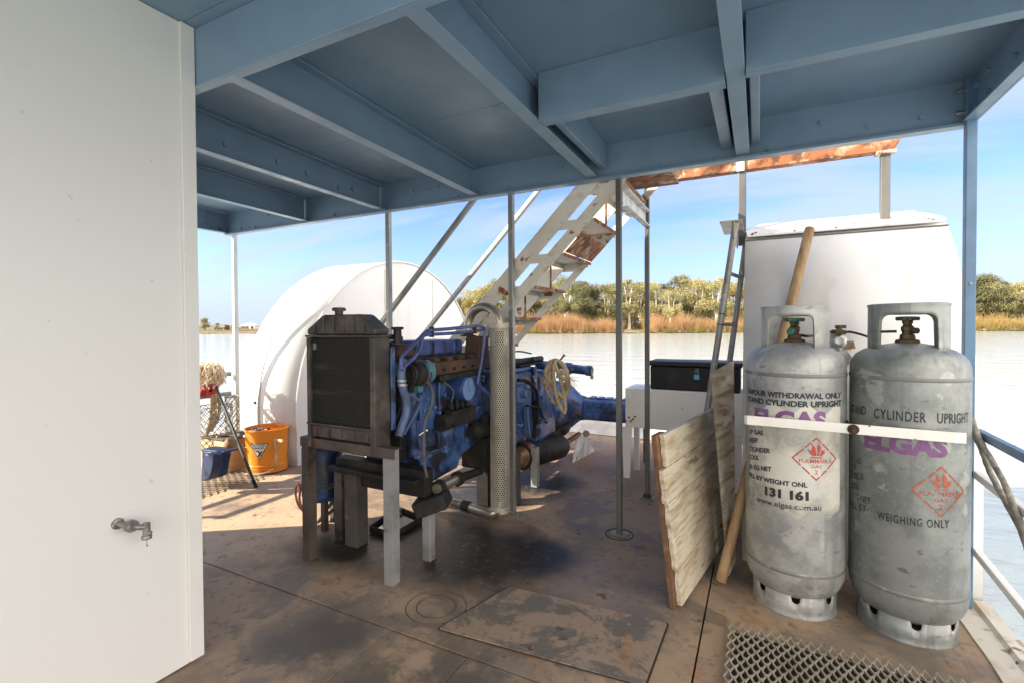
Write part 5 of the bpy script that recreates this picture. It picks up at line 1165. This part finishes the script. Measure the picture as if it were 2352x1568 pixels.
# triangle sign wrapped on the tub: point down, words upside down
def tubpt(s, z, off=.0015):
    r = .153+(z-.078)/(.34-.078)*.010+off; th = THB+s/r
    return V((BC.x+r*math.cos(th), BC.y+r*math.sin(th), z))
d = V((0, 0, 0))-BC; THB = math.atan2(d.y, d.x)-.38
def tubmesh(bm, nm, m, par=None):
    xs = [v.co.x for v in bm.verts]; slice_x(bm, min(xs), max(xs), 10)
    o0 = ORG[bk]
    for v in bm.verts: v.co = tubpt(v.co.x, v.co.y, v.co.z)-o0
    me = bpy.data.meshes.new(nm); bm.to_mesh(me); bm.free(); me.materials.append(m); ob = bpy.data.objects.new(nm, me); COL.objects.link(ob); ob.parent = bk; ORG[ob] = o0; return ob
def zset(bm, z):
    for v in bm.verts: v.co.z = z
    return bm
tri = [(-.075, .262), (.075, .262), (0, .128)]
tubmesh(zset(poly_bm([tri]), .0010), 'warning_triangle', m_signblack)
c_ = (0, .217); tubmesh(zset(poly_bm([[(c_[0]+(x-c_[0])*.88, c_[1]+(y-c_[1])*.88) for x, y in tri]]), .0018), 'triangle_field', m_signwhite)
for body, z, w2, h in (('WET FLOOR', .247, .052, .013), ('CAUTION', .227, .040, .014)):
    me = textmesh(body, .03); bm = bmesh.new(); bm.from_mesh(me); bpy.data.meshes.remove(me)
    xs = [v.co.x for v in bm.verts]; ys = [v.co.y for v in bm.verts]; xa, xb, ya, yb = min(xs), max(xs), min(ys), max(ys)
    for v in bm.verts: v.co = V((w2-(v.co.x-xa)/(xb-xa)*2*w2, z-(v.co.y-(ya+yb)/2)*h/(yb-ya), .0026))
    tubmesh(bm, 'sign_lettering', m_signblack)
fig = [[(-.012, .160), (.000, .152), (.012, .178), (.002, .184)], [(.000, .184), (.012, .178), (.030, .196), (.022, .202)], [(-.012, .196), (.004, .182), (.010, .190), (-.006, .206)], [(-.028, .202), (-.012, .194), (-.008, .200), (-.026, .208)], [(.006, .166), (.022, .170), (.020, .175), (.006, .172)]]
tubmesh(zset(poly_bm(fig), .0026), 'slip_figure', m_signblack)
# bricks
for i, (lab, dx_) in enumerate((('sandstone block at the bottom of the stack beside the orange bucket', 0), ('sandstone block in the middle of the stack beside the orange bucket', .006), ('sandstone block at the top of the stack, under the dark plates', -.004))):
    z0 = .018+i*.088
    tag(MB().box(-4.24+dx_, -3.862+dx_, 2.415, 2.60, z0, z0+.086).build('block', m_brick, bevel=.006, smooth=0), lab, 'block', 'sandstone blocks stacked by the bucket')
tag(MB().prism([(-4.20, 2.40, .2845), (-3.86, 2.40, .288), (-3.84, 2.56, .290), (-4.05, 2.60, .287)], (0, 0, .010)).build('plate', m_slate, bevel=.002, smooth=0), 'thin dark plate lying directly on the sandstone blocks', 'plate', 'dark plates on the blocks')
tag(MB().prism([(-4.08, 2.45, .302), (-3.80, 2.50, .306), (-3.62, 2.60, .372), (-3.64, 2.61, .374), (-4.02, 2.62, .306)], (0, 0, .009)).build('plate', m_slate, bevel=.002, smooth=0), 'upper dark plate reaching from the blocks to the rim of the orange bucket', 'plate', 'dark plates on the blocks')
# blue container
q = lambda a, b_: ony(*E4(a, b_), 2.14)
cn = thing('container', 'deep blue plastic container with a side handle in front of the sandstone blocks', 'container', q(100, 1370))
pl_ = [q(*p) for p in ((30, 1150), (120, 1160), (128, 1195), (100, 1355), (75, 1372), (25, 1378))]
MB().prism(pl_, (0, .13, 0)).build('container_body', m_bluecrate, cn, bevel=.012, smooth=35)
pl_ = [q(*p) for p in ((120, 1158), (185, 1165), (197, 1185), (180, 1290), (160, 1340), (135, 1350), (108, 1338), (125, 1235))]
MB().prism(pl_, V((0, -.07, 0))).build('side_handle', m_bluecrate, cn, bevel=.012, smooth=35)
MB().prism([q(*p) for p in ((28, 1140), (190, 1158), (192, 1172), (28, 1160))], (0, .11, 0)).build('container_rim', m_bluecrate, cn, bevel=.004, smooth=0)
c = q(88, 1125); tag(MB().lathe([(0, -.05), (.035, -.045), (.048, -.01), (.043, .02), (.025, .04), (0, .045)], c+V((0, .16, -.01)), n=20).build('clay_pot', mat('brown_clay', (.28, .16, .08), .8, layers=[lay((.36, .24, .13), 9, .45, .7)])), 'small rounded brown clay pot behind the blue container', 'pot')
# left guard rail
lg = thing('guard_rail', 'pale grey two bar guard rail at the left edge behind the mop', 'railing', (-4.24, 1.5, .6))
for z in (.79, .615): MB().box(-4.252, -4.228, 1.0, 2.715, z-.018, z+.018).build('rail', m_galvpost, lg, bevel=.002, smooth=0)
MB().box(-4.255, -4.225, 1.03, 1.06, .004, .80).build('stanchion', m_galvpost, lg, bevel=.002, smooth=0)
# mop: handle from deck up to the head that hangs over the rail
mb_, mt = onz(*E4(428, 1412), .012), onx(*E4(112, 615), -4.16)
mo = thing('mop', 'mop with dark handle leaning head up on the left guard rail', 'mop', mb_)
MB().tube([mb_, mb_.lerp(mt, .5), mt], .0115, 12).build('handle', m_handle, mo)
dd = (mt-mb_).normalized(); MB().tube([mb_-dd*.012, mb_+dd*.05], .0135, 12).build('handle_cap', m_black, mo)
g = MB(); rr = random.Random(12); top_ = mt+V((-.03, -.02, .03))
for i in range(260):
    a = rr.uniform(0, 6.283); o = V((math.cos(a), math.sin(a)*.7, 0)); L_ = rr.uniform(.7, 1.15)
    s0 = top_+V((rr.gauss(0, .022), rr.gauss(0, .022), rr.gauss(.03, .015))); e_ = s0+o*(.085*L_)+V((rr.gauss(0, .02), 0, .03+rr.gauss(0, .015))); f_ = s0+o*(.12*L_)+V((rr.gauss(0, .02), 0, -.05*L_)); h_ = s0+o*(.085*L_)+V((rr.gauss(0, .03), rr.gauss(0, .03), -.115*L_))
    g.tube(smoothpath([s0, e_, f_, h_], 3), .0034, 5)
g.build('mop_head', m_mop, mo, smooth=60)
MB().lathe([(.02, -.03), (.062, -.035), (.072, 0), (.05, .035), (.02, .04)], mt+V((.0, -.03, -.085)), dd, n=16).build('red_band', m_redcloth, mo)
g = MB(); rr = random.Random(2)
for i in range(14):
    q0 = mt+V((rr.gauss(-.04, .035), rr.gauss(-.05, .03), -.075)); g.tube([q0, q0+V((rr.gauss(0, .03), rr.gauss(0, .02), -.08))], .012, 6)
g.build('red_rag', m_redcloth, mo, smooth=60)
# rope hanging under the mop
xr = lambda a, b_: onx(*E4(a, b_), -4.20)
ropeobj([smoothpath([xr(112, 690), xr(108, 800), xr(100, 900), xr(80, 990), xr(60, 1060)], 6), smoothpath([xr(135, 690), xr(160, 800), xr(152, 900), xr(120, 970), xr(95, 1010)], 6), smoothpath([xr(122, 690), xr(130, 820), xr(118, 930), xr(90, 1000)], 6)], .017, m_rope, 'hanging_rope', 'thick tan rope hanging in loops below the mop head', 'rope', pitch=.06)
# net: two wire net rolls
def netcyl(name, label, c, r, h, na, nh, ax=(0, 0, 1)):
    g = MB()
    for sgn in (1, -1):
        for k in range(na):
            pts = []
            for j in range(nh+1):
                a = 2*math.pi*(k+sgn*j*.5)/na; rr_ = r*(1+.05*math.sin(3*a)); pts.append(V((c[0]+math.cos(a)*rr_, c[1]+math.sin(a)*rr_, c[2]+h*j/nh)))
            g.tube(pts, .0032, 4, cap=False)
    for z in (0, h): g.tube([V((c[0]+math.cos(a)*r, c[1]+math.sin(a)*r, c[2]+z)) for a in [2*math.pi*i/24 for i in range(25)]], .005, 6, cap=False)
    return tag(g.build(name, m_net, smooth=60), label, 'net', 'wire nets in the left corner')
c = onx(*E4(110, 940), -4.12); netcyl('wire_net', 'rusty wire net basket hanging behind the mop handle', (c.x, c.y+.02, .20), .13, .34, 18, 12)
netcyl('wire_net', 'rusty wire net roll standing between the left post and the white cover', (-4.14, 2.66, .20), .055, .40, 10, 16)

# ================================================================ FAR SHORE
def leafmat(name, c0, c1, c2):
    m = bpy.data.materials.new(name); m.use_nodes = True; t = m.node_tree; L_ = t.links; b = t.nodes['Principled BSDF']
    b.inputs['Roughness'].default_value = .6; b.inputs['Specular IOR Level'].default_value = .25
    co = t.nodes.new('ShaderNodeTexCoord'); oi = t.nodes.new('ShaderNodeObjectInfo')
    n1 = t.nodes.new('ShaderNodeTexNoise'); n1.inputs['Scale'].default_value = .55; n1.inputs['Detail'].default_value = 3; L_.new(co.outputs['Object'], n1.inputs['Vector'])
    n2 = t.nodes.new('ShaderNodeTexWhiteNoise'); n2.noise_dimensions = '3D'; g_ = t.nodes.new('ShaderNodeNewGeometry')
    ad = t.nodes.new('ShaderNodeMath'); ad.operation = 'MULTIPLY_ADD'; L_.new(oi.outputs['Random'], ad.inputs[0]); ad.inputs[1].default_value = .62; L_.new(n1.outputs['Fac'], ad.inputs[2])
    ad2 = t.nodes.new('ShaderNodeMath'); ad2.operation = 'MULTIPLY_ADD'; L_.new(g_.outputs['Random Per Island'], ad2.inputs[0]); ad2.inputs[1].default_value = .20; L_.new(ad.outputs[0], ad2.inputs[2])
    cr_ = t.nodes.new('ShaderNodeValToRGB'); e = cr_.color_ramp.elements
    e[0].position = .42; e[0].color = (*c0, 1); e[1].position = 1.05; e[1].color = (*c2, 1); x = e.new(.78); x.color = (*c1, 1)
    L_.new(ad2.outputs[0], cr_.inputs[0]); L_.new(cr_.outputs[0], b.inputs['Base Color'])
    tr_ = t.nodes.new('ShaderNodeBsdfTranslucent'); L_.new(cr_.outputs[0], tr_.inputs['Color'])
    mx_ = t.nodes.new('ShaderNodeMixShader'); mx_.inputs[0].default_value = .18
    L_.new(b.outputs[0], mx_.inputs[1]); L_.new(tr_.outputs[0], mx_.inputs[2]); L_.new(mx_.outputs[0], t.nodes['Material Output'].inputs['Surface'])
    return m
m_gum = leafmat('gum_leaves', (.15, .145, .066), (.25, .238, .108), (.38, .345, .16))
m_dense = leafmat('dark_gum_leaves', (.095, .098, .046), (.175, .17, .078), (.28, .255, .115))
m_gold = leafmat('golden_gum_leaves', (.19, .155, .045), (.30, .235, .07), (.40, .30, .09))
m_bark = mat('pale_gum_bark', (.60, .53, .44), .8, layers=[lay((.42, .34, .26), .9, .42, .7, st=(1, 1, .25)), lay((.70, .65, .57), 2.2, .5, .7)])
m_darkbark = mat('brown_gum_bark', (.22, .16, .11), .9, layers=[lay((.32, .25, .18), 1.2, .45, .7)])
def make_tree(seed, H, spread, ncl, nleaf, lm, bm_, stems=3, low=.36, ls=.37, name='gum_tree'):
    rr = random.Random(seed); t = bpy.data.objects.new(name, None); COL.objects.link(t); ORG[t] = V((0, 0, 0))
    tr = MB(); cl = []
    for s in range(stems):
        a = 2*math.pi*(s+rr.random()*.7)/stems; lean = rr.uniform(.10, .30)*spread/H*2
        top = V((math.cos(a)*lean*H*.8, math.sin(a)*lean*H*.8, H*rr.uniform(.62, .86)))
        mid = top*.45+V((rr.gauss(0, .35), rr.gauss(0, .35), H*.02))
        pth = smoothpath([V((math.cos(a)*.2, math.sin(a)*.2, -.3)), mid*.5+V((rr.gauss(0, .2), rr.gauss(0, .2), 0)), mid, top], 4)
        r0_ = H*.022/math.sqrt(stems)*1.6; n = len(pth)
        tr.tube(pth, [r0_*(1-.8*i/(n-1))+.03 for i in range(n)], 7)
        cl.append((top+V((0, 0, H*.03)), 1.0))
        for k in range(max(3, ncl//stems)):
            i = int(n*rr.uniform(low+.08, .97)); p = pth[min(i, n-1)]; aa = rr.uniform(0, 6.283); up_ = rr.uniform(-.05, .8)
            ln = spread*rr.uniform(.45, 1.0)*(1-.45*i/n)
            e = p+V((math.cos(aa)*ln, math.sin(aa)*ln, up_*ln*.9)); e.z = min(e.z, H*rr.uniform(.9, 1.0))
            md = p.lerp(e, .5)+V((rr.gauss(0, .3), rr.gauss(0, .3), -.15*ln*.5))
            tr.tube(smoothpath([p, md, e], 3), [.10*H/15]+[.07*H/15]*5+[.03], 5, cap=False)
            cl.append((e, rr.uniform(.6, 1.1)))
            cl.append((md+V((rr.gauss(0, .7), rr.gauss(0, .7), rr.uniform(-.2, 1.0))), rr.uniform(.55, .95)))
            cl.append((e+V((rr.gauss(0, 1.1), rr.gauss(0, 1.1), rr.uniform(-1.6, .5))), rr.uniform(.5, .9)))
    cr_ = MB(); k0 = H/15
    for c, sz in cl:
        R1 = sz*spread*.40
        for i in range(int(nleaf*2.5*sz*sz)+40):
            d = V((rr.gauss(0, 1), rr.gauss(0, 1), rr.gauss(0, 1))).normalized()*(rr.random()**.45)
            q = c+V((d.x*R1, d.y*R1, d.z*R1*.78+.10*R1))
            l = ls*rr.uniform(.6, 1.25); u_ = V((rr.gauss(0, 1), rr.gauss(0, 1), rr.gauss(-.4, 1))).normalized(); w_ = u_.cross(V((rr.gauss(0, 1), rr.gauss(0, 1), rr.gauss(0, 1)))).normalized()
            cr_.add([q-u_*l*.5, q+w_*l*.28, q+u_*l*.5, q-w_*l*.28], [(0, 1, 2, 3)])
    trunk = tr.build('trunk', bm_, t, smooth=60); crown = cr_.build('crown', lm, t, smooth=0)
    return t
protos = [make_tree(1, 15, 4.2, 15, 85, m_gum, m_bark, 3), make_tree(2, 15, 4.6, 18, 95, m_dense, m_darkbark, 2, .3), make_tree(3, 15, 3.2, 12, 70, m_gum, m_bark, 2, .45),
          make_tree(4, 15, 4.4, 17, 90, m_gold, m_bark, 3, .3), make_tree(5, 15, 3.6, 14, 80, m_dense, m_bark, 4, .4), make_tree(6, 15, 4.8, 20, 95, m_gum, m_bark, 4, .25)]
def zbank(p):
    return WZ+1.0
TG = 'gum trees on the far river bank'
spots = [  # u, y of the top, y of the foot, depth, kind, width factor, label
    (1085, 668, 752, 150, 3, 1.1, 'low golden gum tree on the far bank nearest the round wheel cover'),
    (1112, 650, 755, 148, 0, 1.0, 'yellow green gum tree on the far bank just left of the stairs'),
    (1140, 630, 757, 146, 3, 1.05, 'tall golden gum tree on the far bank seen through the stair handrails'),
    (1126, 636, 756, 142, 5, 1.1, 'full yellow green gum tree on the far bank between the two stair handrails'),
    (1180, 650, 757, 144, 5, 1.0, 'gum tree on the far bank behind the exhaust guard post'),
    (1222, 655, 757, 150, 1, .9, 'dark gum tree on the far bank seen between the stair treads'),
    (1262, 660, 757, 146, 5, .9, 'bushy gum tree on the far bank at the foot of the stairs'),
    (1303, 626, 757, 138, 0, 1.05, 'pale gum tree with white forked trunk on the far bank right of the stairs'),
    (1357, 625, 757, 150, 1, 1.15, 'big dark rounded gum tree on the far bank right of the stairs'),
    (1398, 648, 757, 148, 4, 1.0, 'dark gum tree on the far bank beside the dull grey post'),
    (1446, 627, 759, 140, 2, .85, 'thin tall gum tree with bare trunk between the two grey posts'),
    (1470, 642, 759, 146, 4, .95, 'leafy gum tree on the far bank just left of the slim dull post'),
    (1512, 640, 757, 140, 5, 1.1, 'broad gum tree on the far bank just right of the slim dull post'),
    (1540, 660, 757, 134, 0, .8, 'shorter gum tree with white forked trunk on the far bank above the black toolbox'),
    (1566, 625, 757, 150, 4, 1.05, 'tallest round topped gum tree on the far bank between slim post and ladder'),
    (1604, 634, 757, 146, 5, 1.0, 'olive gum tree on the far bank left of the ladder'),
    (1645, 630, 757, 140, 0, 1.15, 'sunlit pale gum tree on the far bank directly behind the ladder'),
    (1684, 636, 757, 146, 3, 1.0, 'golden gum tree on the far bank seen through the ladder rungs'),
    (1740, 640, 757, 150, 5, 1.1, None), (1830, 640, 757, 150, 1, 1.1, None), (1930, 640, 757, 150, 0, 1.1, None), (2020, 636, 756, 150, 5, 1.1, None), (2110, 630, 756, 150, 4, 1.1, None), (2185, 620, 756, 150, 1, 1.1, None),
    (2258, 597, 740, 152, 1, 1.05, 'tall dark gum tree on the far bank just right of the blue post'),
    (2296, 640, 742, 150, 5, 1.0, 'low spreading gum tree on the far bank at the right, beside the tall dark one'),
    (2325, 648, 742, 150, 4, .95, 'short dark gum tree on the far bank near the right edge of the picture'),
    (2352, 640, 742, 148, 0, 1.0, 'gum tree on the far bank cut by the right edge of the picture'),
    (2420, 630, 742, 148, 1, 1.1, None)]
used = set(); hid = 0
for i, (u_, yt, yf, dep, kind, wf, lab) in enumerate(spots):
    src = protos[kind]
    if kind not in used: t = src; used.add(kind)
    else:
        t = src.copy(); COL.objects.link(t)
        for ch in src.children: c = ch.copy(); COL.objects.link(c); c.parent = t
    p = far(u_, dep, WZ+1.0); hor = 752-.0055*(u_-1176)
    ztop = CAMH+(hor-yt)/F*dep; H = ztop-p.z
    s = H/14.6; t.location = p; t.rotation_euler = (0, 0, i*2.4); t.scale = (s*wf, s*wf, s)
    tag(t, lab or 'gum tree of the far bank standing behind the white wheel cover', 'tree', TG)
labs2 = {}
for i, (u_, yt, dep, kind) in enumerate([(1065, 664, 172, 1), (1100, 655, 170, 5), (1160, 648, 172, 1), (1205, 660, 174, 4), (1245, 655, 172, 1), (1285, 642, 170, 5), (1330, 640, 172, 4), (1378, 645, 172, 5), (1420, 642, 172, 1), (1458, 645, 174, 5), (1490, 646, 172, 1), (1528, 645, 172, 4), (1552, 640, 174, 1), (1585, 636, 172, 5), (1624, 640, 172, 1), (1664, 640, 172, 4), (1700, 640, 172, 5), (2240, 640, 172, 5), (2275, 630, 172, 4), (2310, 646, 170, 1), (2340, 640, 172, 5)]):
    src = protos[kind]; t = src.copy(); COL.objects.link(t)
    for ch in src.children: c = ch.copy(); COL.objects.link(c); c.parent = t
    p = far(u_, dep, WZ+1.5); hor = 752-.0055*(u_-1176); s = (CAMH+(hor-yt)/F*dep-p.z)/14.6
    t.location = p; t.rotation_euler = (0, 0, .7+i*1.9); t.scale = (s*1.15, s*1.15, s)
    tag(t, 'gum tree of the back row between taller trees on the far bank', 'tree', 'back row of gum trees on the far bank')
# far left
left = [(472, 721, 188, 1, .8, 'dark rounded tree on the distant left bank beside the cabin wall'), (500, 741, 190, 4, 1.2, 'small dark bush like tree on the distant left bank'), (520, 742, 195, 1, 1.3, 'wide low tree before the distant buildings'), (440, 730, 190, 1, 1, None), (400, 735, 190, 4, 1, None)]
for i, (u_, yt, dep, kind, wf, lab) in enumerate(left):
    src = protos[kind]; t = src.copy(); COL.objects.link(t)
    for ch in src.children: c = ch.copy(); COL.objects.link(c); c.parent = t
    p = far(u_, dep, WZ+.6); ztop = CAMH+(755.6-yt)/F*dep; s = (ztop-p.z)/14.6; t.location = p; t.rotation_euler = (0, 0, 1+i*1.7); t.scale = (s*wf, s*wf, s)
    tag(t, lab or 'tree of the distant left bank hidden behind the cabin', 'tree', 'trees on the distant left bank')
def stuff(name, mats, gen):
    g = MB(); gen(g); o = g.build(name, mats, origin=(0, 0, 0), smooth=0); o['kind'] = 'stuff'; return o
def along(u_, extra, z):
    for (ua, da), (ub, db) in zip(bankline, bankline[1:]):
        if ua <= u_ <= ub: return far(u_, da+(db-da)*(u_-ua)/(ub-ua)+extra, z)
def brushmat(name, cs):
    m = leafmat(name, *cs); return m
def clumps(us, n, dmin, dmax, hmin, hmax, ntw, wd, seed, lean=.25, leafy=0):
    def gen(g):
        rr = random.Random(seed)
        for i in range(n):
            u_ = rr.choice(us); u_ = rr.uniform(*u_); e = rr.uniform(dmin, dmax); c = along(u_, e, WZ+min(.2+e*.06, 1.0)); hh = rr.uniform(hmin, hmax)*(.72+.75*mnoise.noise(V((u_*.035, e*.1, seed))))
            R1 = hh*rr.uniform(.35, .6)
            for k in range(ntw):
                b_ = c+V((rr.gauss(0, R1*.45), rr.gauss(0, R1*.45), 0)); tp_ = b_+V((rr.gauss(0, lean*hh), rr.gauss(0, lean*hh), hh*rr.uniform(.35, 1.0)))
                s_ = V((rr.gauss(0, 1), rr.gauss(0, 1), rr.gauss(0, .3))).normalized()*wd*rr.uniform(.5, 1)
                if leafy:
                    q = b_.lerp(tp_, rr.uniform(.2, 1)); l = leafy*rr.uniform(.6, 1.3); d_ = V((rr.gauss(0, 1), rr.gauss(0, 1), rr.gauss(0, 1))).normalized()
                    g.add([q-d_*l, q+s_*2, q+d_*l, q-s_*2], [(0, 1, 2, 3)])
                else: g.add([b_-s_*.6, b_+s_*.6, tp_+s_*.25, tp_-s_*.25], [(0, 1, 2, 3)])
    return gen
stuff('understory_bush', leafmat('dark_bush_leaves', (.09, .085, .036), (.16, .14, .055), (.24, .20, .08)), clumps([(1040, 1480), (1480, 1760), (1760, 2600)], 260, 14, 34, 3.5, 8, 150, .14, 21, .2, leafy=.26))
stuff('red_brush', brushmat('red_brown_brush', ((.20, .105, .052), (.33, .18, .088), (.43, .27, .135))), clumps([(1170, 1420), (1170, 1420), (1500, 1780)], 420, 1.2, 10, 2.0, 5.8, 150, .042, 22, .22))
stuff('golden_brush', brushmat('golden_brush_twigs', ((.23, .165, .062), (.35, .25, .09), (.44, .33, .13))), clumps([(1480, 1790), (2180, 2460), (2180, 2460), (1790, 2180), (1040, 1180)], 480, 1.0, 11, 1.8, 5.8, 150, .042, 23, .24))
stuff('reeds', leafmat('green_reed_leaves', (.17, .16, .03), (.26, .25, .05), (.34, .31, .08)), clumps([(1050, 1420), (1490, 1780), (2180, 2460), (1780, 2180)], 330, .0, 2.2, .5, 1.5, 70, .035, 24, .2))
stuff('bank_litter', leafmat('pale_dead_reed', (.26, .20, .12), (.36, .28, .17), (.46, .37, .24)), clumps([(1050, 1790), (2180, 2460), (440, 600)], 260, -.2, 1.2, .3, .9, 40, .03, 25, .5))
# distant buildings on the left
def house(u0, u1, yb, yt, dep, wallm, roofm, label, hip=1.2, win=3):
    a, b_ = far(u0, dep, 0), far(u1, dep, 0); z0 = WZ+1.0; z1 = CAMH+(755.6-yt)/F*dep
    d = (b_-a); L_ = d.length; d.normalize(); nrm = V((0, 0, 1)).cross(d); nrm = -nrm if nrm.y < 0 else nrm
    h = thing('house', label, 'house', V(((a.x+b_.x)/2, (a.y+b_.y)/2, z0)), 'distant buildings on the left bank'); zw = z0+(z1-z0)*.62
    q = lambda s, t, z: V((a.x, a.y, 0))+d*s+nrm*t+V((0, 0, z))
    MB().prism([q(0, 0, z0-1.2), q(L_, 0, z0-1.2), q(L_, 0, zw), q(0, 0, zw)], nrm*6).build('wall', wallm, h, smooth=0)
    g = MB(); v_ = [q(-.4, -.4, zw), q(L_+.4, -.4, zw), q(L_+.4, 6.4, zw), q(-.4, 6.4, zw), q(L_*.25, 3, z1), q(L_*.75, 3, z1)]
    g.add(v_, [(0, 1, 5, 4), (1, 2, 5), (2, 3, 4, 5), (3, 0, 4), (0, 3, 2, 1)]); g.build('roof', roofm, h, smooth=0)
    for k in range(win):
        s = L_*(k+.5)/win; MB().prism([q(s-.5, -.05, z0+.5), q(s+.5, -.05, z0+.5), q(s+.5, -.05, zw-.3), q(s-.5, -.05, zw-.3)], nrm*.04).build('window', m_hose, h, smooth=0)
    return h
m_cream = mat('cream_house_wall', (.62, .54, .42), .8); m_redroof = mat('brown_tile_roof', (.34, .19, .12), .8); m_paleroof = mat('pale_metal_roof', (.66, .63, .60), .5)
house(505, 530, 768, 747, 210, m_cream, m_redroof, 'cream house with brown roof on the distant left bank')
house(533, 552, 768, 749, 215, m_cream, m_redroof, 'low brown roofed shed on the distant left bank, nearest the white cover', win=2)
house(552, 585, 768, 743, 225, mat('white_house_wall', (.75, .72, .68), .7), m_paleroof, 'white building with pale roof on the distant left bank')
a, b_ = far(500, 186, WZ+.2), far(600, 186, WZ+.2)
fe = thing('fence', 'long brown fence along the distant left bank', 'fence', a.lerp(b_, .5))
MB().bar(a+V((0, 0, .5)), b_+V((0, 0, .5)), .1, 1.1).build('fence_panel', mat('brown_fence', (.20, .12, .075), .9, layers=[lay((.32, .22, .15), 1.5, .45, .6, st=(1, 1, .1))]), fe, smooth=0)
for i in range(12): q = a.lerp(b_, i/11); MB().box(q.x-.08, q.x+.08, q.y-.08, q.y+.08, q.z-.6, q.z+1.15).build('fence_post', m_boardedge, fe, smooth=0)
q = far(547, 205, WZ+.8); lpz = CAMH+(755.6-724)/F*205
lp_ = thing('light_pole', 'thin light pole rising above the distant left bank', 'light pole', q)
MB().tube([q, V((q.x, q.y, lpz))], [.12, .07], 8).build('pole_shaft', m_dullpost, lp_); MB().box(q.x-.5, q.x+.5, q.y-.1, q.y+.1, lpz, lpz+.12).build('lamp_head', m_dullpost, lp_, smooth=0)
